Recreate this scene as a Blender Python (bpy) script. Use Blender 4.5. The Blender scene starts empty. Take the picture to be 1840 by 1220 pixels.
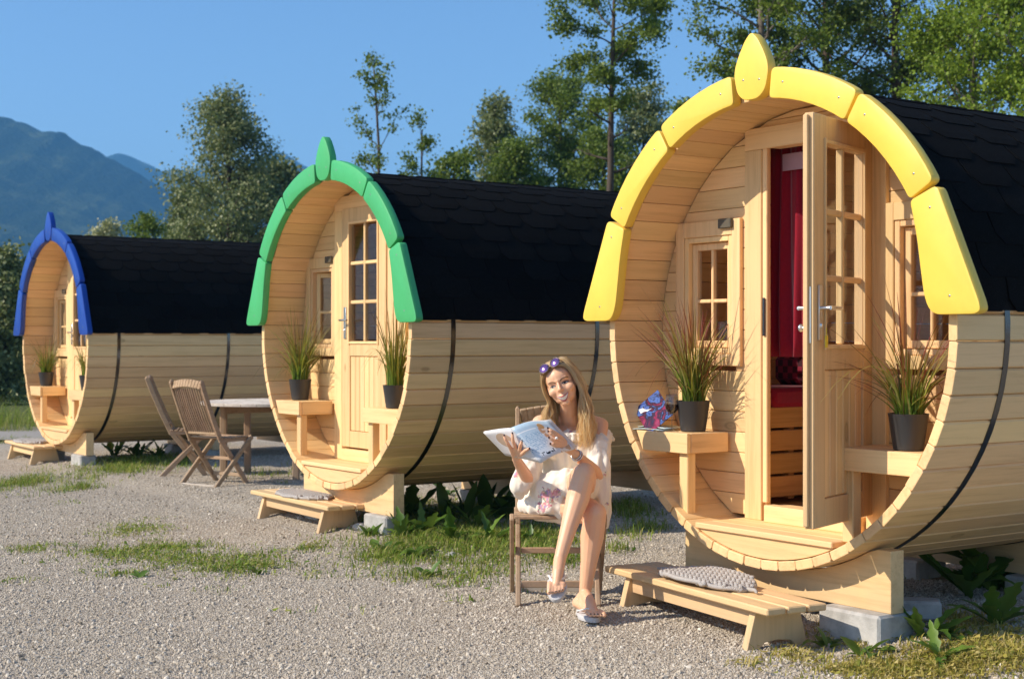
import bpy, bmesh, math, random
import numpy as np
from mathutils import Vector, Matrix, Quaternion, Euler, noise
R_ = math.radians
random.seed(7); RNG = np.random.default_rng(11)
sc = bpy.context.scene
COL = sc.collection

# ------------------------------------------------------------------ camera
CAMH = 1.345
cam_d = bpy.data.cameras.new('camera'); cam = bpy.data.objects.new('camera', cam_d); COL.objects.link(cam)
cam.location = (0, 0, CAMH); cam.rotation_euler = (R_(90), 0, 0)
cam_d.sensor_width = 36; cam_d.sensor_fit = 'HORIZONTAL'; cam_d.lens = 2610 / 1840 * 36
cam_d.shift_y = 4.5 / 1840
cam_d.clip_start = .1; cam_d.clip_end = 12000
cam_d.dof.use_dof = True; cam_d.dof.focus_distance = 7.2; cam_d.dof.aperture_fstop = 4.5
sc.camera = cam

# ------------------------------------------------------------------ sky and sun
SUN_HEAD, SUN_EL = R_(76.5), R_(36)       # heading the light travels (from +Y towards +X), elevation
sun_to = Vector((-math.sin(SUN_HEAD) * math.cos(SUN_EL), -math.cos(SUN_HEAD) * math.cos(SUN_EL), math.sin(SUN_EL)))
world = bpy.data.worlds.new('World'); sc.world = world; world.use_nodes = True
wn = world.node_tree
bg = wn.nodes['Background']
sky = wn.nodes.new('ShaderNodeTexSky'); sky.sky_type = 'NISHITA'; sky.sun_disc = False
sky.sun_elevation = SUN_EL; sky.sun_rotation = SUN_HEAD + math.pi
sky.altitude = 600; sky.air_density = 1.0; sky.dust_density = .8; sky.ozone_density = 4.0
hs = wn.nodes.new('ShaderNodeHueSaturation'); hs.inputs['Saturation'].default_value = 1.08; wn.links.new(sky.outputs[0], hs.inputs['Color'])
wn.links.new(hs.outputs[0], bg.inputs[0]); bg.inputs[1].default_value = .070
sun_d = bpy.data.lights.new('sun', 'SUN'); sun_d.energy = 2.45; sun_d.angle = R_(.55); sun_d.color = (1, .90, .76)
sun = bpy.data.objects.new('sun', sun_d); COL.objects.link(sun)
sun.rotation_euler = sun_to.to_track_quat('Z', 'Y').to_euler()
sc.view_settings.view_transform = 'Standard'; sc.view_settings.look = 'None'
sc.view_settings.exposure = 1.4; sc.view_settings.gamma = 1
sc.cycles.use_denoising = True
sc.cycles.max_bounces = 7; sc.cycles.transparent_max_bounces = 12
sc.cycles.caustics_reflective = False; sc.cycles.caustics_refractive = False
sc.cycles.sample_clamp_indirect = 6
sc.cycles.volume_bounces = 0

# ------------------------------------------------------------------ mesh helpers
class MB:
    def __init__(s): s.v = []; s.f = []; s.m = []; s.mi = 0
    def add(s, vs, fs, M=None):
        o = len(s.v)
        if M is not None: vs = [tuple(M @ Vector(p)) for p in vs]
        s.v += [tuple(p) for p in vs]
        s.f += [tuple(i + o for i in q) for q in fs]; s.m += [s.mi] * len(fs)
        return s
    def box(s, c, size, M=None, ch=.003):
        hx, hy, hz = size[0] / 2, size[1] / 2, size[2] / 2
        ch = min(ch, hx * .45, hy * .45, hz * .45)
        vs = []; idx = {}
        for sx in (-1, 1):
            for sy in (-1, 1):
                for sz in (-1, 1):
                    for a in range(3):
                        p = [sx * (hx - ch), sy * (hy - ch), sz * (hz - ch)]
                        p[a] = (sx * hx, sy * hy, sz * hz)[a]
                        idx[(sx, sy, sz, a)] = len(vs); vs.append((p[0] + c[0], p[1] + c[1], p[2] + c[2]))
        F = []
        for a in range(3):
            b, d = (a + 1) % 3, (a + 2) % 3
            for sa in (-1, 1):
                q = []
                for sb, sd in ((-1, -1), (1, -1), (1, 1), (-1, 1)):
                    k = [0, 0, 0]; k[a] = sa; k[b] = sb; k[d] = sd; q.append(idx[(*k, a)])
                F.append(q if sa > 0 else q[::-1])
        for a in range(3):           # edges parallel to axis a
            b, d = (a + 1) % 3, (a + 2) % 3
            for sb in (-1, 1):
                for sd in (-1, 1):
                    q = []
                    for sa, ax in ((-1, b), (1, b), (1, d), (-1, d)):
                        k = [0, 0, 0]; k[a] = sa; k[b] = sb; k[d] = sd; q.append(idx[(*k, ax)])
                    F.append(q if sb * sd < 0 else q[::-1])
        for sx in (-1, 1):
            for sy in (-1, 1):
                for sz in (-1, 1):
                    q = [idx[(sx, sy, sz, a)] for a in range(3)]
                    F.append(q if sx * sy * sz > 0 else q[::-1])
        return s.add(vs, F, M)
    def bar(s, p, q, w, t, up=(0, 0, 1), ch=.003):
        """rectangular bar from p to q; w across, t along 'up' side"""
        p, q = Vector(p), Vector(q); d = (q - p); L = d.length; y = d.normalized()
        x = y.cross(Vector(up)).normalized(); z = x.cross(y)
        M = Matrix((x, y, z)).transposed().to_4x4(); M.translation = (p + q) / 2
        return s.box((0, 0, 0), (w, L, t), M, ch)
    def prism(s, pts, a0, a1, M=None, bev=.004):
        """pts: CCW polygon (x,z) seen from -y; extruded along y from a0 to a1 with rounded edges"""
        n = len(pts)
        P = [Vector((p[0], p[1])) for p in pts]
        def inset(dd):
            out = []
            for i in range(n):
                e0 = (P[i] - P[i - 1]).normalized(); e1 = (P[(i + 1) % n] - P[i]).normalized()
                n0 = Vector((-e0.y, e0.x)); n1 = Vector((-e1.y, e1.x)); m = (n0 + n1)
                k = max(.35, m.length_squared / 2)
                out.append(P[i] + m * (dd / k))
            return out
        rings = []
        if bev > 0:
            b2 = bev * .3
            rings = [(inset(bev), a0), (inset(b2), a0 + b2), (P, a0 + bev), (P, a1 - bev), (inset(b2), a1 - b2), (inset(bev), a1)]
        else: rings = [(P, a0), (P, a1)]
        vs = []; F = []
        for r, y in rings: vs += [(p.x, y, p.y) for p in r]
        for k in range(len(rings) - 1):
            for i in range(n):
                j = (i + 1) % n; F.append((k * n + i, k * n + n + i, k * n + n + j, k * n + j))
        F.append(tuple(range(n))); F.append(tuple(range(len(vs) - n, len(vs)))[::-1])
        return s.add(vs, F, M)
    def tube(s, pts, rad, n=8, cap=True, M=None, flat=1.0):
        pts = [Vector(p) for p in pts]; m = len(pts)
        if not hasattr(rad, '__len__'): rad = [rad] * m
        vs = []; F = []; prev = None
        for i, p in enumerate(pts):
            t = (pts[min(i + 1, m - 1)] - pts[max(i - 1, 0)]).normalized()
            if prev is None:
                x = t.orthogonal().normalized()
            else:
                x = (prev - t * prev.dot(t))
                x = x.normalized() if x.length > 1e-6 else t.orthogonal().normalized()
            prev = x; y = t.cross(x)
            for k in range(n):
                a = 2 * math.pi * k / n
                vs.append(tuple(p + x * (math.cos(a) * rad[i]) + y * (math.sin(a) * rad[i] * flat)))
        for i in range(m - 1):
            for k in range(n):
                j = (k + 1) % n; F.append((i * n + k, i * n + j, i * n + n + j, i * n + n + k))
        if cap: F.append(tuple(range(n))[::-1]); F.append(tuple(range((m - 1) * n, m * n)))
        return s.add(vs, F, M)
    def lathe(s, prof, n=24, M=None):
        vs = []; F = []
        for (r, z) in prof:
            for k in range(n):
                a = 2 * math.pi * k / n; vs.append((r * math.cos(a), r * math.sin(a), z))
        for i in range(len(prof) - 1):
            for k in range(n):
                j = (k + 1) % n; F.append((i * n + k, i * n + j, i * n + n + j, i * n + n + k))
        if prof[0][0] > 1e-5: F.append(tuple(range(n))[::-1])
        if prof[-1][0] > 1e-5: F.append(tuple(range((len(prof) - 1) * n, len(prof) * n)))
        return s.add(vs, F, M)
    def ell(s, c, r, nu=16, nv=10, M=None):
        vs = [(c[0], c[1], c[2] - r[2])]; F = []
        for i in range(1, nv):
            a = -math.pi / 2 + math.pi * i / nv
            for k in range(nu):
                b = 2 * math.pi * k / nu
                vs.append((c[0] + r[0] * math.cos(a) * math.cos(b), c[1] + r[1] * math.cos(a) * math.sin(b), c[2] + r[2] * math.sin(a)))
        vs.append((c[0], c[1], c[2] + r[2])); top = len(vs) - 1
        for k in range(nu):
            j = (k + 1) % nu
            F.append((0, 1 + j, 1 + k)); F.append((top, 1 + (nv - 2) * nu + k, 1 + (nv - 2) * nu + j))
            for i in range(nv - 2):
                F.append((1 + i * nu + k, 1 + i * nu + j, 1 + (i + 1) * nu + j, 1 + (i + 1) * nu + k))
        return s.add(vs, F, M)
    def mesh(s, name, mats, smooth=False):
        me = bpy.data.meshes.new(name); me.from_pydata(s.v, [], s.f)
        if not isinstance(mats, (list, tuple)): mats = [mats]
        for m in mats: me.materials.append(m)
        if len(mats) > 1: me.polygons.foreach_set('material_index', s.m)
        if smooth:
            me.polygons.foreach_set('use_smooth', [True] * len(me.polygons))
            if smooth != True: me.set_sharp_from_angle(angle=R_(smooth))
        me.update(); return me
    def obj(s, name, mats, parent=None, smooth=False, loc=None, rot=None):
        return link(name, s.mesh(name, mats, smooth), parent, loc, rot)
def link(name, me, parent=None, loc=None, rot=None):
    o = bpy.data.objects.new(name, me); COL.objects.link(o)
    if parent is not None: o.parent = parent
    if loc is not None: o.location = loc
    if rot is not None: o.rotation_euler = rot
    return o
def tag(o, label=None, cat=None, group=None, kind=None):
    if label: o['label'] = label
    if cat: o['category'] = cat
    if group: o['group'] = group
    if kind: o['kind'] = kind
    return o
def empty(name, loc=(0, 0, 0), rz=0, label=None, cat=None, group=None):
    o = bpy.data.objects.new(name, None); COL.objects.link(o); o.location = loc; o.rotation_euler = (0, 0, rz)
    o.empty_display_size = .2
    return tag(o, label, cat, group)
def np_mesh(name, V, F, mats, smooth=False, mi=None):
    """V (n,3) float, F (m,k) int with constant k"""
    me = bpy.data.meshes.new(name); k = F.shape[1]
    me.vertices.add(len(V)); me.vertices.foreach_set('co', np.ascontiguousarray(V, np.float32).ravel())
    me.loops.add(F.size); me.loops.foreach_set('vertex_index', np.ascontiguousarray(F, np.int32).ravel())
    me.polygons.add(len(F)); me.polygons.foreach_set('loop_start', np.arange(len(F), dtype=np.int32) * k)
    if not isinstance(mats, (list, tuple)): mats = [mats]
    for m in mats: me.materials.append(m)
    if mi is not None: me.polygons.foreach_set('material_index', np.ascontiguousarray(mi, np.int32))
    if smooth: me.polygons.foreach_set('use_smooth', np.ones(len(F), bool))
    me.update(calc_edges=True); return me

# ------------------------------------------------------------------ material helpers
class NT:
    def __init__(s, name):
        s.mat = bpy.data.materials.new(name); s.mat.use_nodes = True; s.t = s.mat.node_tree
        s.b = s.t.nodes['Principled BSDF']; s.out = s.t.nodes['Material Output']
    def n(s, ty, **k):
        nd = s.t.nodes.new('ShaderNode' + ty)
        for a, b in k.items():
            if isinstance(a, str) and hasattr(nd, a): setattr(nd, a, b)
        return nd
    def l(s, a, b): s.t.links.new(a, b)
    def val(s, sock, v):
        if hasattr(v, 'is_linked') or hasattr(v, 'links'): s.l(v, sock)
        else: sock.default_value = v
    def math(s, op, a, b=0.0, clamp=False):
        nd = s.n('Math', operation=op, use_clamp=clamp); s.val(nd.inputs[0], a); s.val(nd.inputs[1], b); return nd.outputs[0]
    def mix(s, fac, a, b, mode='MIX'):
        nd = s.n('MixRGB', blend_type=mode); s.val(nd.inputs[0], fac)
        for i, c in ((1, a), (2, b)):
            if isinstance(c, (tuple, list)): c = (*c[:3], 1)
            s.val(nd.inputs[i], c)
        return nd.outputs[0]
    def ramp(s, fac, stops, interp='LINEAR'):
        nd = s.n('ValToRGB'); s.l(fac, nd.inputs[0]); r = nd.color_ramp; r.interpolation = interp
        while len(r.elements) < len(stops): r.elements.new(.5)
        for e, (p, c) in zip(r.elements, stops): e.position = p; e.color = (*c[:3], 1) if hasattr(c, '__len__') else (c, c, c, 1)
        return nd.outputs[0]
    def coord(s, which='Object', scale=(1, 1, 1), loc=(0, 0, 0), rot=(0, 0, 0)):
        tc = s.n('TexCoord'); mp = s.n('Mapping'); s.l(tc.outputs[which], mp.inputs[0])
        mp.inputs['Scale'].default_value = scale; mp.inputs['Location'].default_value = loc; mp.inputs['Rotation'].default_value = rot
        return mp.outputs[0]
    def geo_pos(s, scale=(1, 1, 1)):
        g = s.n('NewGeometry'); mp = s.n('Mapping'); s.l(g.outputs['Position'], mp.inputs[0]); mp.inputs['Scale'].default_value = scale
        return mp.outputs[0]
    def noise(s, vec, scale=5, detail=4, rough=.5, dist=0):
        nd = s.n('TexNoise'); s.l(vec, nd.inputs['Vector']); nd.inputs['Scale'].default_value = scale
        nd.inputs['Detail'].default_value = detail; nd.inputs['Roughness'].default_value = rough; nd.inputs['Distortion'].default_value = dist
        return nd.outputs[0]
    def bump(s, h, strength=.3, dist=.01):
        nd = s.n('Bump'); nd.inputs['Strength'].default_value = strength; nd.inputs['Distance'].default_value = dist
        s.l(h, nd.inputs['Height']); s.l(nd.outputs[0], s.b.inputs['Normal']); return nd
    def set(s, **k):
        for a, v in k.items():
            sk = s.b.inputs[{'color': 'Base Color', 'rough': 'Roughness', 'metal': 'Metallic', 'spec': 'Specular IOR Level', 'sheen': 'Sheen Weight',
                             'sss': 'Subsurface Weight', 'trans': 'Transmission Weight', 'coat': 'Coat Weight', 'ior': 'IOR'}[a]]
            if isinstance(v, tuple) and len(v) == 3: v = (*v, 1)
            s.val(sk, v)
        return s

def wood(name, base, grain=.12, rough=.55, knots=True, axis=1, vary=.13, gray=0.0, ring=26):
    """painted or oiled timber; grain runs along the object's local axis"""
    m = NT(name); oi = m.n('ObjectInfo')
    sc_ = [ring, ring, ring]; sc_[axis] = ring * .045
    tc = m.n('TexCoord')
    off = m.n('VectorMath', operation='ADD')
    rv = m.n('CombineXYZ'); r37 = m.math('MULTIPLY', oi.outputs['Random'], 37.0); r91 = m.math('MULTIPLY', oi.outputs['Random'], 91.0)
    m.l(r37, rv.inputs[0]); m.l(r91, rv.inputs[1]); m.l(r37, rv.inputs[2])
    m.l(tc.outputs['Object'], off.inputs[0]); m.l(rv.outputs[0], off.inputs[1])
    mp = m.n('Mapping'); m.l(off.outputs[0], mp.inputs[0]); mp.inputs['Scale'].default_value = sc_
    g1 = m.noise(mp.outputs[0], 1.0, 5, .6, .6)
    g2 = m.noise(mp.outputs[0], 4.0, 3, .6)
    g = m.math('ADD', m.math('MULTIPLY', g1, .7), m.math('MULTIPLY', g2, .3))
    dark = tuple(c * k for c, k in zip(base, (1 - 1.6 * grain, 1 - 2.0 * grain, 1 - 2.5 * grain)))
    lite = tuple(min(1, c * (1 + .5 * grain)) for c in base)
    col = m.ramp(g, [(.3, dark), (.5, base), (.7, lite)])
    if knots:
        ks = [5.2, 5.2, 5.2]; ks[axis] = 2.3
        mk = m.n('Mapping'); m.l(off.outputs[0], mk.inputs[0]); mk.inputs['Scale'].default_value = ks
        vo = m.n('TexVoronoi'); m.l(mk.outputs[0], vo.inputs['Vector']); vo.inputs['Scale'].default_value = 1.0; vo.feature = 'F1'
        sel = m.n('SeparateColor'); m.l(vo.outputs['Color'], sel.inputs[0])
        on = m.math('GREATER_THAN', sel.outputs[0], .62)
        kf = m.ramp(vo.outputs['Distance'], [(.0, .9), (.05, .45), (.085, 1.0), (.125, .0)])
        kk = m.math('MULTIPLY', m.math('MULTIPLY', kf, on), .62)
        col = m.mix(kk, col, tuple(c * k for c, k in zip(base, (.42, .36, .30))))
    br = m.math('ADD', m.math('MULTIPLY', oi.outputs['Random'], 2 * vary), 1 - vary)
    hv = m.n('HueSaturation'); m.l(col, hv.inputs['Color']); m.l(br, hv.inputs['Value'])
    m.l(m.math('ADD', m.math('MULTIPLY', m.math('FRACT', m.math('MULTIPLY', oi.outputs['Random'], 7.3)), .012), .494), hv.inputs['Hue'])
    dn = m.noise(m.coord('Object', (1, 1, 1)), 2.2, 4, .6)
    col = m.mix(m.math('MULTIPLY', m.ramp(dn, [(.45, 0.0), (.75, 1.0)]), .16), hv.outputs[0], tuple(c * .62 for c in base))
    # dust and rain splash low down on the boards
    sp = m.n('SeparateXYZ'); gp = m.n('NewGeometry'); m.l(gp.outputs['Position'], sp.inputs[0]); sn = m.noise(m.geo_pos(), 9, 5, .7)
    low = m.math('SUBTRACT', 1.0, m.math('DIVIDE', sp.outputs[2], m.math('ADD', .12, m.math('MULTIPLY', sn, .42))), True)
    col = m.mix(m.math('MULTIPLY', low, .42), col, (.34, .28, .21))
    m.set(color=col, rough=rough, spec=.35); m.bump(g, .25, .002)
    return m.mat
def plain(name, color, rough=.5, metal=0, spec=.5, bump=0, bscale=80, vary=0):
    m = NT(name); c = color
    if vary:
        nz = m.noise(m.coord(), 6, 4, .6); c = m.mix(m.math('MULTIPLY', nz, vary), color, tuple(x * .5 for x in color))
    m.set(color=c, rough=rough, metal=metal, spec=spec)
    if bump: m.bump(m.noise(m.coord(), bscale, 4), bump, .003)
    return m.mat
def paint(name, color, rough):
    m = NT(name); oi = m.n('ObjectInfo'); p = m.coord('Object'); g = m.noise(m.coord('Object', (60, 60, 9)), 1, 4, .6); d = m.noise(p, 7, 6, .7); sc_ = m.noise(p, 55, 3, .7)
    c = m.mix(m.math('MULTIPLY', m.ramp(d, [(.45, 0.0), (.75, 1.0)]), .22), color, tuple(k * .62 for k in color))
    c = m.mix(m.math('MULTIPLY', m.ramp(sc_, [(.70, 0.0), (.76, 1.0)]), .35), c, tuple(k * .55 + .12 for k in color))
    hv = m.n('HueSaturation'); m.l(c, hv.inputs['Color']); m.l(m.math('ADD', m.math('MULTIPLY', oi.outputs['Random'], .12), .94), hv.inputs['Value'])
    m.set(color=hv.outputs[0], rough=m.math('ADD', m.math('MULTIPLY', d, .25), rough - .1)); m.bump(g, .22, .0025); return m.mat
def glass_mat(name, tint=(1, 1, 1), refl=.9):
    m = NT(name); t = m.n('BsdfTransparent'); t.inputs[0].default_value = (*[c * .93 for c in tint], 1)
    g = m.n('BsdfGlossy'); g.inputs['Roughness'].default_value = .03
    lw = m.n('LayerWeight'); lw.inputs[0].default_value = .5
    fr = m.math('ADD', m.math('MULTIPLY', m.math('POWER', lw.outputs['Facing'], 5.0), .85), .045)
    mx = m.n('MixShader'); m.l(m.math('MULTIPLY', fr, refl, True), mx.inputs[0]); m.l(t.outputs[0], mx.inputs[1]); m.l(g.outputs[0], mx.inputs[2])
    m.l(mx.outputs[0], m.out.inputs[0]); return m.mat
def leaf_mat(name, cols, trans=.35, rough=.5):
    """leaves: every leaf (mesh island) takes its own shade of the plant's greens"""
    m = NT(name); g = m.n('NewGeometry')
    c = m.ramp(g.outputs['Random Per Island'], [(i / max(1, len(cols) - 1), k) for i, k in enumerate(cols)])
    m.set(color=c, rough=rough, spec=.3)
    tr = m.n('BsdfTranslucent'); c2 = m.mix(.5, c, (.25, .32, .04), 'MIX'); m.l(c2, tr.inputs[0])
    mx = m.n('MixShader'); mx.inputs[0].default_value = trans
    m.l(m.b.outputs[0], mx.inputs[1]); m.l(tr.outputs[0], mx.inputs[2]); m.l(mx.outputs[0], m.out.inputs[0])
    return m.mat

PINE = (.83, .555, .27)
M_wood = wood('glazed_pine', PINE)
M_woodx = wood('glazed_pine_crosswise', PINE, axis=0)
M_woodz = wood('glazed_pine_upright', PINE, axis=2)
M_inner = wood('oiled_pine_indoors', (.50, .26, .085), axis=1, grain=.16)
M_teak = wood('weathered_teak', (.40, .265, .16), grain=.22, knots=False, axis=1, vary=.12, rough=.75)
M_teakz = wood('weathered_teak_upright', (.40, .265, .16), grain=.22, knots=False, axis=2, vary=.12, rough=.75)
M_teakgrey = wood('silvered_teak', (.60, .53, .45), grain=.2, knots=False, axis=1, vary=.1, rough=.8)
M_yellow = paint('yellow_paint', (.86, .585, .08), .45)
M_green = paint('green_paint', (.06, .41, .135), .42)
M_blue = paint('blue_paint', (.008, .055, .32), .34)
M_steel = plain('polished_steel', (.13, .13, .13), .18, metal=1)
M_screw = plain('screw_steel', (.3, .3, .3), .4, metal=1)
M_handle = plain('brushed_aluminium', (.78, .78, .78), .28, metal=1)
M_glass = glass_mat('window_glass')
M_vent = plain('vent_bronze', (.09, .075, .05), .5)
m = NT('bitumen_shingle'); oi = m.n('ObjectInfo')
nz = m.noise(m.coord('Object'), 260, 2, .7); big = m.noise(m.geo_pos(), 3, 3)
c = m.ramp(nz, [(.35, (.0025, .0025, .0026)), (.62, (.007, .007, .007)), (.78, (.045, .044, .042))])
br = m.math('ADD', m.math('MULTIPLY', oi.outputs['Random'], .5), .75)
hv = m.n('HueSaturation'); m.l(c, hv.inputs['Color']); m.l(br, hv.inputs['Value'])
m.set(color=hv.outputs[0], rough=.95, spec=.06); m.bump(nz, .6, .003); M_shingle = m.mat
M_felt = plain('roof_felt', (.006, .006, .0065), .9, spec=.15, bump=.4, bscale=200)
m = NT('cast_concrete'); nz = m.noise(m.coord(), 9, 6, .65); n2 = m.noise(m.coord(), 120, 2)
m.set(color=m.ramp(nz, [(.3, (.30, .285, .26)), (.6, (.50, .48, .445)), (.8, (.60, .58, .54))]), rough=.9, spec=.2); m.bump(n2, .4, .004); M_conc = m.mat

# ------------------------------------------------------------------ row of cabins: local frame
TH = R_(55)
L2 = Vector((math.cos(TH), -math.sin(TH))); A2 = Vector((math.sin(TH), math.cos(TH)))
CEN = {1: (1.166, 6.823), 2: (-1.297, 10.36), 3: (-4.959, 15.709)}
ZC = {1: 1.404, 2: 1.420, 3: 1.364}
def WP(b, u, v, z=0): p = Vector(CEN[b]) + L2 * u + A2 * v; return Vector((p.x, p.y, z))
def smooth(a, b, x): t = max(0, min(1, (x - a) / (b - a))); return t * t * (3 - 2 * t)
def ground_z(x, y):
    v = (Vector((x, y)) - Vector(CEN[1])).dot(A2)
    h = .05 * smooth(-.12, .2, v)
    h += .024 * math.exp(-((x - .2) ** 2 + (y - 7.35) ** 2) / .35)
    if y < 40: h += .012 * noise.noise((x * .7, y * .7, 0)) + .006 * noise.noise((x * 2.3, y * 2.3, 3))
    return h
# ------------------------------------------------------------------ ground
def build_ground():
    def axis(lo, hi, near0, near1, step):
        a = list(np.arange(near0, near1 + 1e-6, step)); d = step
        x = near1
        while x < hi: d *= 1.35; x += d; a.append(min(x, hi))
        d = step; x = near0
        while x > lo: d *= 1.35; x -= d; a.insert(0, max(x, lo))
        return np.array(a)
    X = axis(-2950, 2950, -7, 6, .1); Y = axis(-300, 2950, 4, 19, .1)
    V = np.array([(x, y, ground_z(x, y)) for y in Y for x in X])
    nx = len(X); i = np.arange(len(Y) - 1)[:, None] * nx + np.arange(nx - 1)[None, :]
    F = np.stack([i, i + 1, i + 1 + nx, i + nx], -1).reshape(-1, 4)
    m = NT('gravel_ground'); p = m.geo_pos()
    vo = m.n('TexVoronoi'); m.l(p, vo.inputs['Vector']); vo.inputs['Scale'].default_value = 85
    vo2 = m.n('TexVoronoi'); m.l(p, vo2.inputs['Vector']); vo2.inputs['Scale'].default_value = 190
    s = m.n('SeparateColor'); m.l(vo.outputs['Color'], s.inputs[0])
    c = m.ramp(s.outputs[0], [(0, (.30, .25, .185)), (.4, (.46, .395, .305)), (.75, (.55, .475, .375)), (1, (.66, .60, .50))])
    big = m.noise(p, .9, 5, .6); c = m.mix(m.math('MULTIPLY', m.ramp(big, [(.4, 0.0), (.7, 1.0)]), .35), c, (.30, .235, .17))
    fine = m.noise(p, 11, 4, .6); c = m.mix(m.math('MULTIPLY', fine, .35), c, (.28, .24, .20))
    # far meadow beyond the gravel yard
    sx = m.n('SeparateXYZ'); m.l(p, sx.inputs[0])
    far = m.math('GREATER_THAN', m.math('ADD', sx.outputs[1], m.math('MULTIPLY', big, 3.0)), 24.5)
    c = m.mix(far, c, m.mix(big, (.05, .075, .02), (.12, .13, .04)))
    h = m.math('SUBTRACT', m.math('MULTIPLY', vo.outputs['Distance'], -.9), m.math('MULTIPLY', vo2.outputs['Distance'], .4))
    m.set(color=c, rough=.9, spec=.25); m.bump(h, .9, .012)
    o = link('ground', np_mesh('ground', V, F, m.mat, smooth=True)); tag(o, kind='structure')
    # asphalt lane behind the far cabin
    mm = NT('asphalt'); q = mm.geo_pos(); n1 = mm.noise(q, 40, 4); n2 = mm.noise(q, 1.2, 4)
    mm.set(color=mm.mix(n2, mm.ramp(n1, [(.35, (.27, .25, .225)), (.7, (.36, .335, .30))]), (.33, .30, .26)), rough=.95, spec=.1)
    r = MB(); pts = [(-40, 16.5), (-16, 17.6), (-9, 18.1), (-5, 19.3), (-2.0, 20.5), (-2.6, 22.0), (-6, 20.9), (-10, 20.0), (-17, 19.6), (-40, 18.8)]
    r.add([(x, y, .080) for x, y in pts], [tuple(range(len(pts)))])
    tag(r.obj('lane', mm.mat), kind='structure')
build_ground()

# ------------------------------------------------------------------ barrel cabins
RO, RI, NST, LEN, WV = 1.125, 1.080, 62, 3.1, .33
def stave_mesh():
    h = math.pi / NST; g = .0004; c = .010
    wo = RO * math.tan(h) - g; wi = RI * math.tan(h) - g
    sec = [(-wo + c * .8, RO), (wo - c * .8, RO), (wo - .0012, RO - c), (wi - .0008, RI + .003), (wi - .0026, RI), (-wi + .0026, RI), (-wi + .0008, RI + .003), (-wo + .0012, RO - c)]
    b = MB(); b.prism(sec[::-1], 0, LEN, bev=.004); return b.mesh('stave', M_wood)
ME_stave = stave_mesh()
def shingle_mesh(sign):
    """one shingle tab, lower edge at arc length 0 going up; modelled at the crown and turned about the barrel axis"""
    W, E_, H_ = .306, .145, .205
    out = [(-.10, 0), (.10, 0), (.147, .05), (.1515, E_), (.153, H_), (-.153, H_), (-.1515, E_), (-.147, .05)]
    b = MB(); n = len(out)
    def P(x, s_, t): 
        lay = .003 + .006 * (1 - s_ / H_)
        a = -sign * s_ / RO; r = RO + .004 + lay + t
        return (math.sin(a) * r, x, math.cos(a) * r)
    rows = [0, .05, E_, H_]; wid = [.10, .147, .1515, .153]
    vs = []
    for t in (0, .0042):
        for s_, w in zip(rows, wid): vs += [P(-w, s_, t), P(w, s_, t)]
    F = []
    for k in range(3):
        a = 2 * k; F += [(8 + a, 8 + a + 1, 8 + a + 3, 8 + a + 2), (a, a + 2, a + 3, a + 1)]
        F += [(a, 8 + a, 8 + a + 2, a + 2), (a + 1, a + 3, 8 + a + 3, 8 + a + 1)]
    F += [(0, 1, 9, 8), (6, 14, 15, 7)]
    b.add(vs, F if sign > 0 else [f[::-1] for f in F]); me = b.mesh('shingle', M_shingle)
    bm = bmesh.new(); bm.from_mesh(me); bmesh.ops.recalc_face_normals(bm, faces=bm.faces); bm.to_mesh(me); bm.free()
    return me
ME_sh = {1: shingle_mesh(1), -1: shingle_mesh(-1)}
def arc_pts(r, a0, a1, n): return [(r * math.sin(R_(a0 + (a1 - a0) * i / n)), r * math.cos(R_(a0 + (a1 - a0) * i / n))) for i in range(n + 1)]
def round_poly(pts, rad, n=4):
    out = []; N = len(pts)
    for i in range(N):
        p = Vector(pts[i][:2]); r = pts[i][2] if len(pts[i]) > 2 else 0
        if r <= 0: out.append(tuple(p)); continue
        a = Vector(pts[i - 1][:2]); c = Vector(pts[(i + 1) % N][:2])
        d0 = (a - p); d1 = (c - p); r0 = min(r, d0.length * .45); r1 = min(r, d1.length * .45)
        s = p + d0.normalized() * r0; e = p + d1.normalized() * r1
        for k in range(n + 1):
            t = k / n; out.append(tuple((1 - t) ** 2 * s + 2 * t * (1 - t) * p + t * t * e))
    return out
def ccw(p):
    a = sum(p[i - 1][0] * p[i][1] - p[i][0] * p[i - 1][1] for i in range(len(p)))
    return p if a > 0 else p[::-1]
def arch_boards():
    r_in, r_out = 1.070, 1.212
    B = {}
    fin = [(-.045, 1.072, .03), (.045, 1.072, .03), (.092, 1.108, .03), (.113, 1.19, .03), (.108, 1.235, .03), (.082, 1.29, .02), (.045, 1.35, .02), (0, 1.392, .025), (-.045, 1.35, .02), (-.082, 1.29, .02), (-.108, 1.235, .03), (-.113, 1.19, .03), (-.092, 1.108, .03)]
    B['finial_board'] = [ccw(round_poly(fin, 0))]
    segs = []
    for a0, a1 in ((6.3, 32.3), (33.0, 60.2)):
        o = arc_pts(r_out, a0, a1, 7); i_ = arc_pts(r_in, a1, a0, 7)
        p = [(*q, 0) for q in o] + [(*q, 0) for q in i_]
        for k, rr in ((0, .03), (7, .03), (8, .022), (15, .022)): p[k] = (*p[k][:2], rr)
        segs.append(round_poly(p, 0))
    low = [(.930, .528, .022), (1.068, .582, .03), (1.17, .345, .1), (1.285, .075, .05), (1.262, .052, .03), (1.045, .052, .045), (1.005, .115, .06), (.982, .26, .1), (.965, .38, .1)]
    segs.append(round_poly(low, 0))
    B['arch_board'] = [ccw(s) for s in segs] + [ccw([(-x, z) for x, z in s]) for s in segs]
    return B
ARCH = arch_boards()
ME_arch = None
def screw(b, x, z, y, r=.006):
    b.lathe([(0, 0), (r * .8, .0004), (r, .0015), (r, .004)], 8, Matrix.Translation((x, y, z)) @ Matrix.Rotation(R_(-90), 4, 'X'))
_s = MB(); screw(_s, 0, 0, 0); ME_screw = _s.mesh('screw', M_screw, True)
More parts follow.
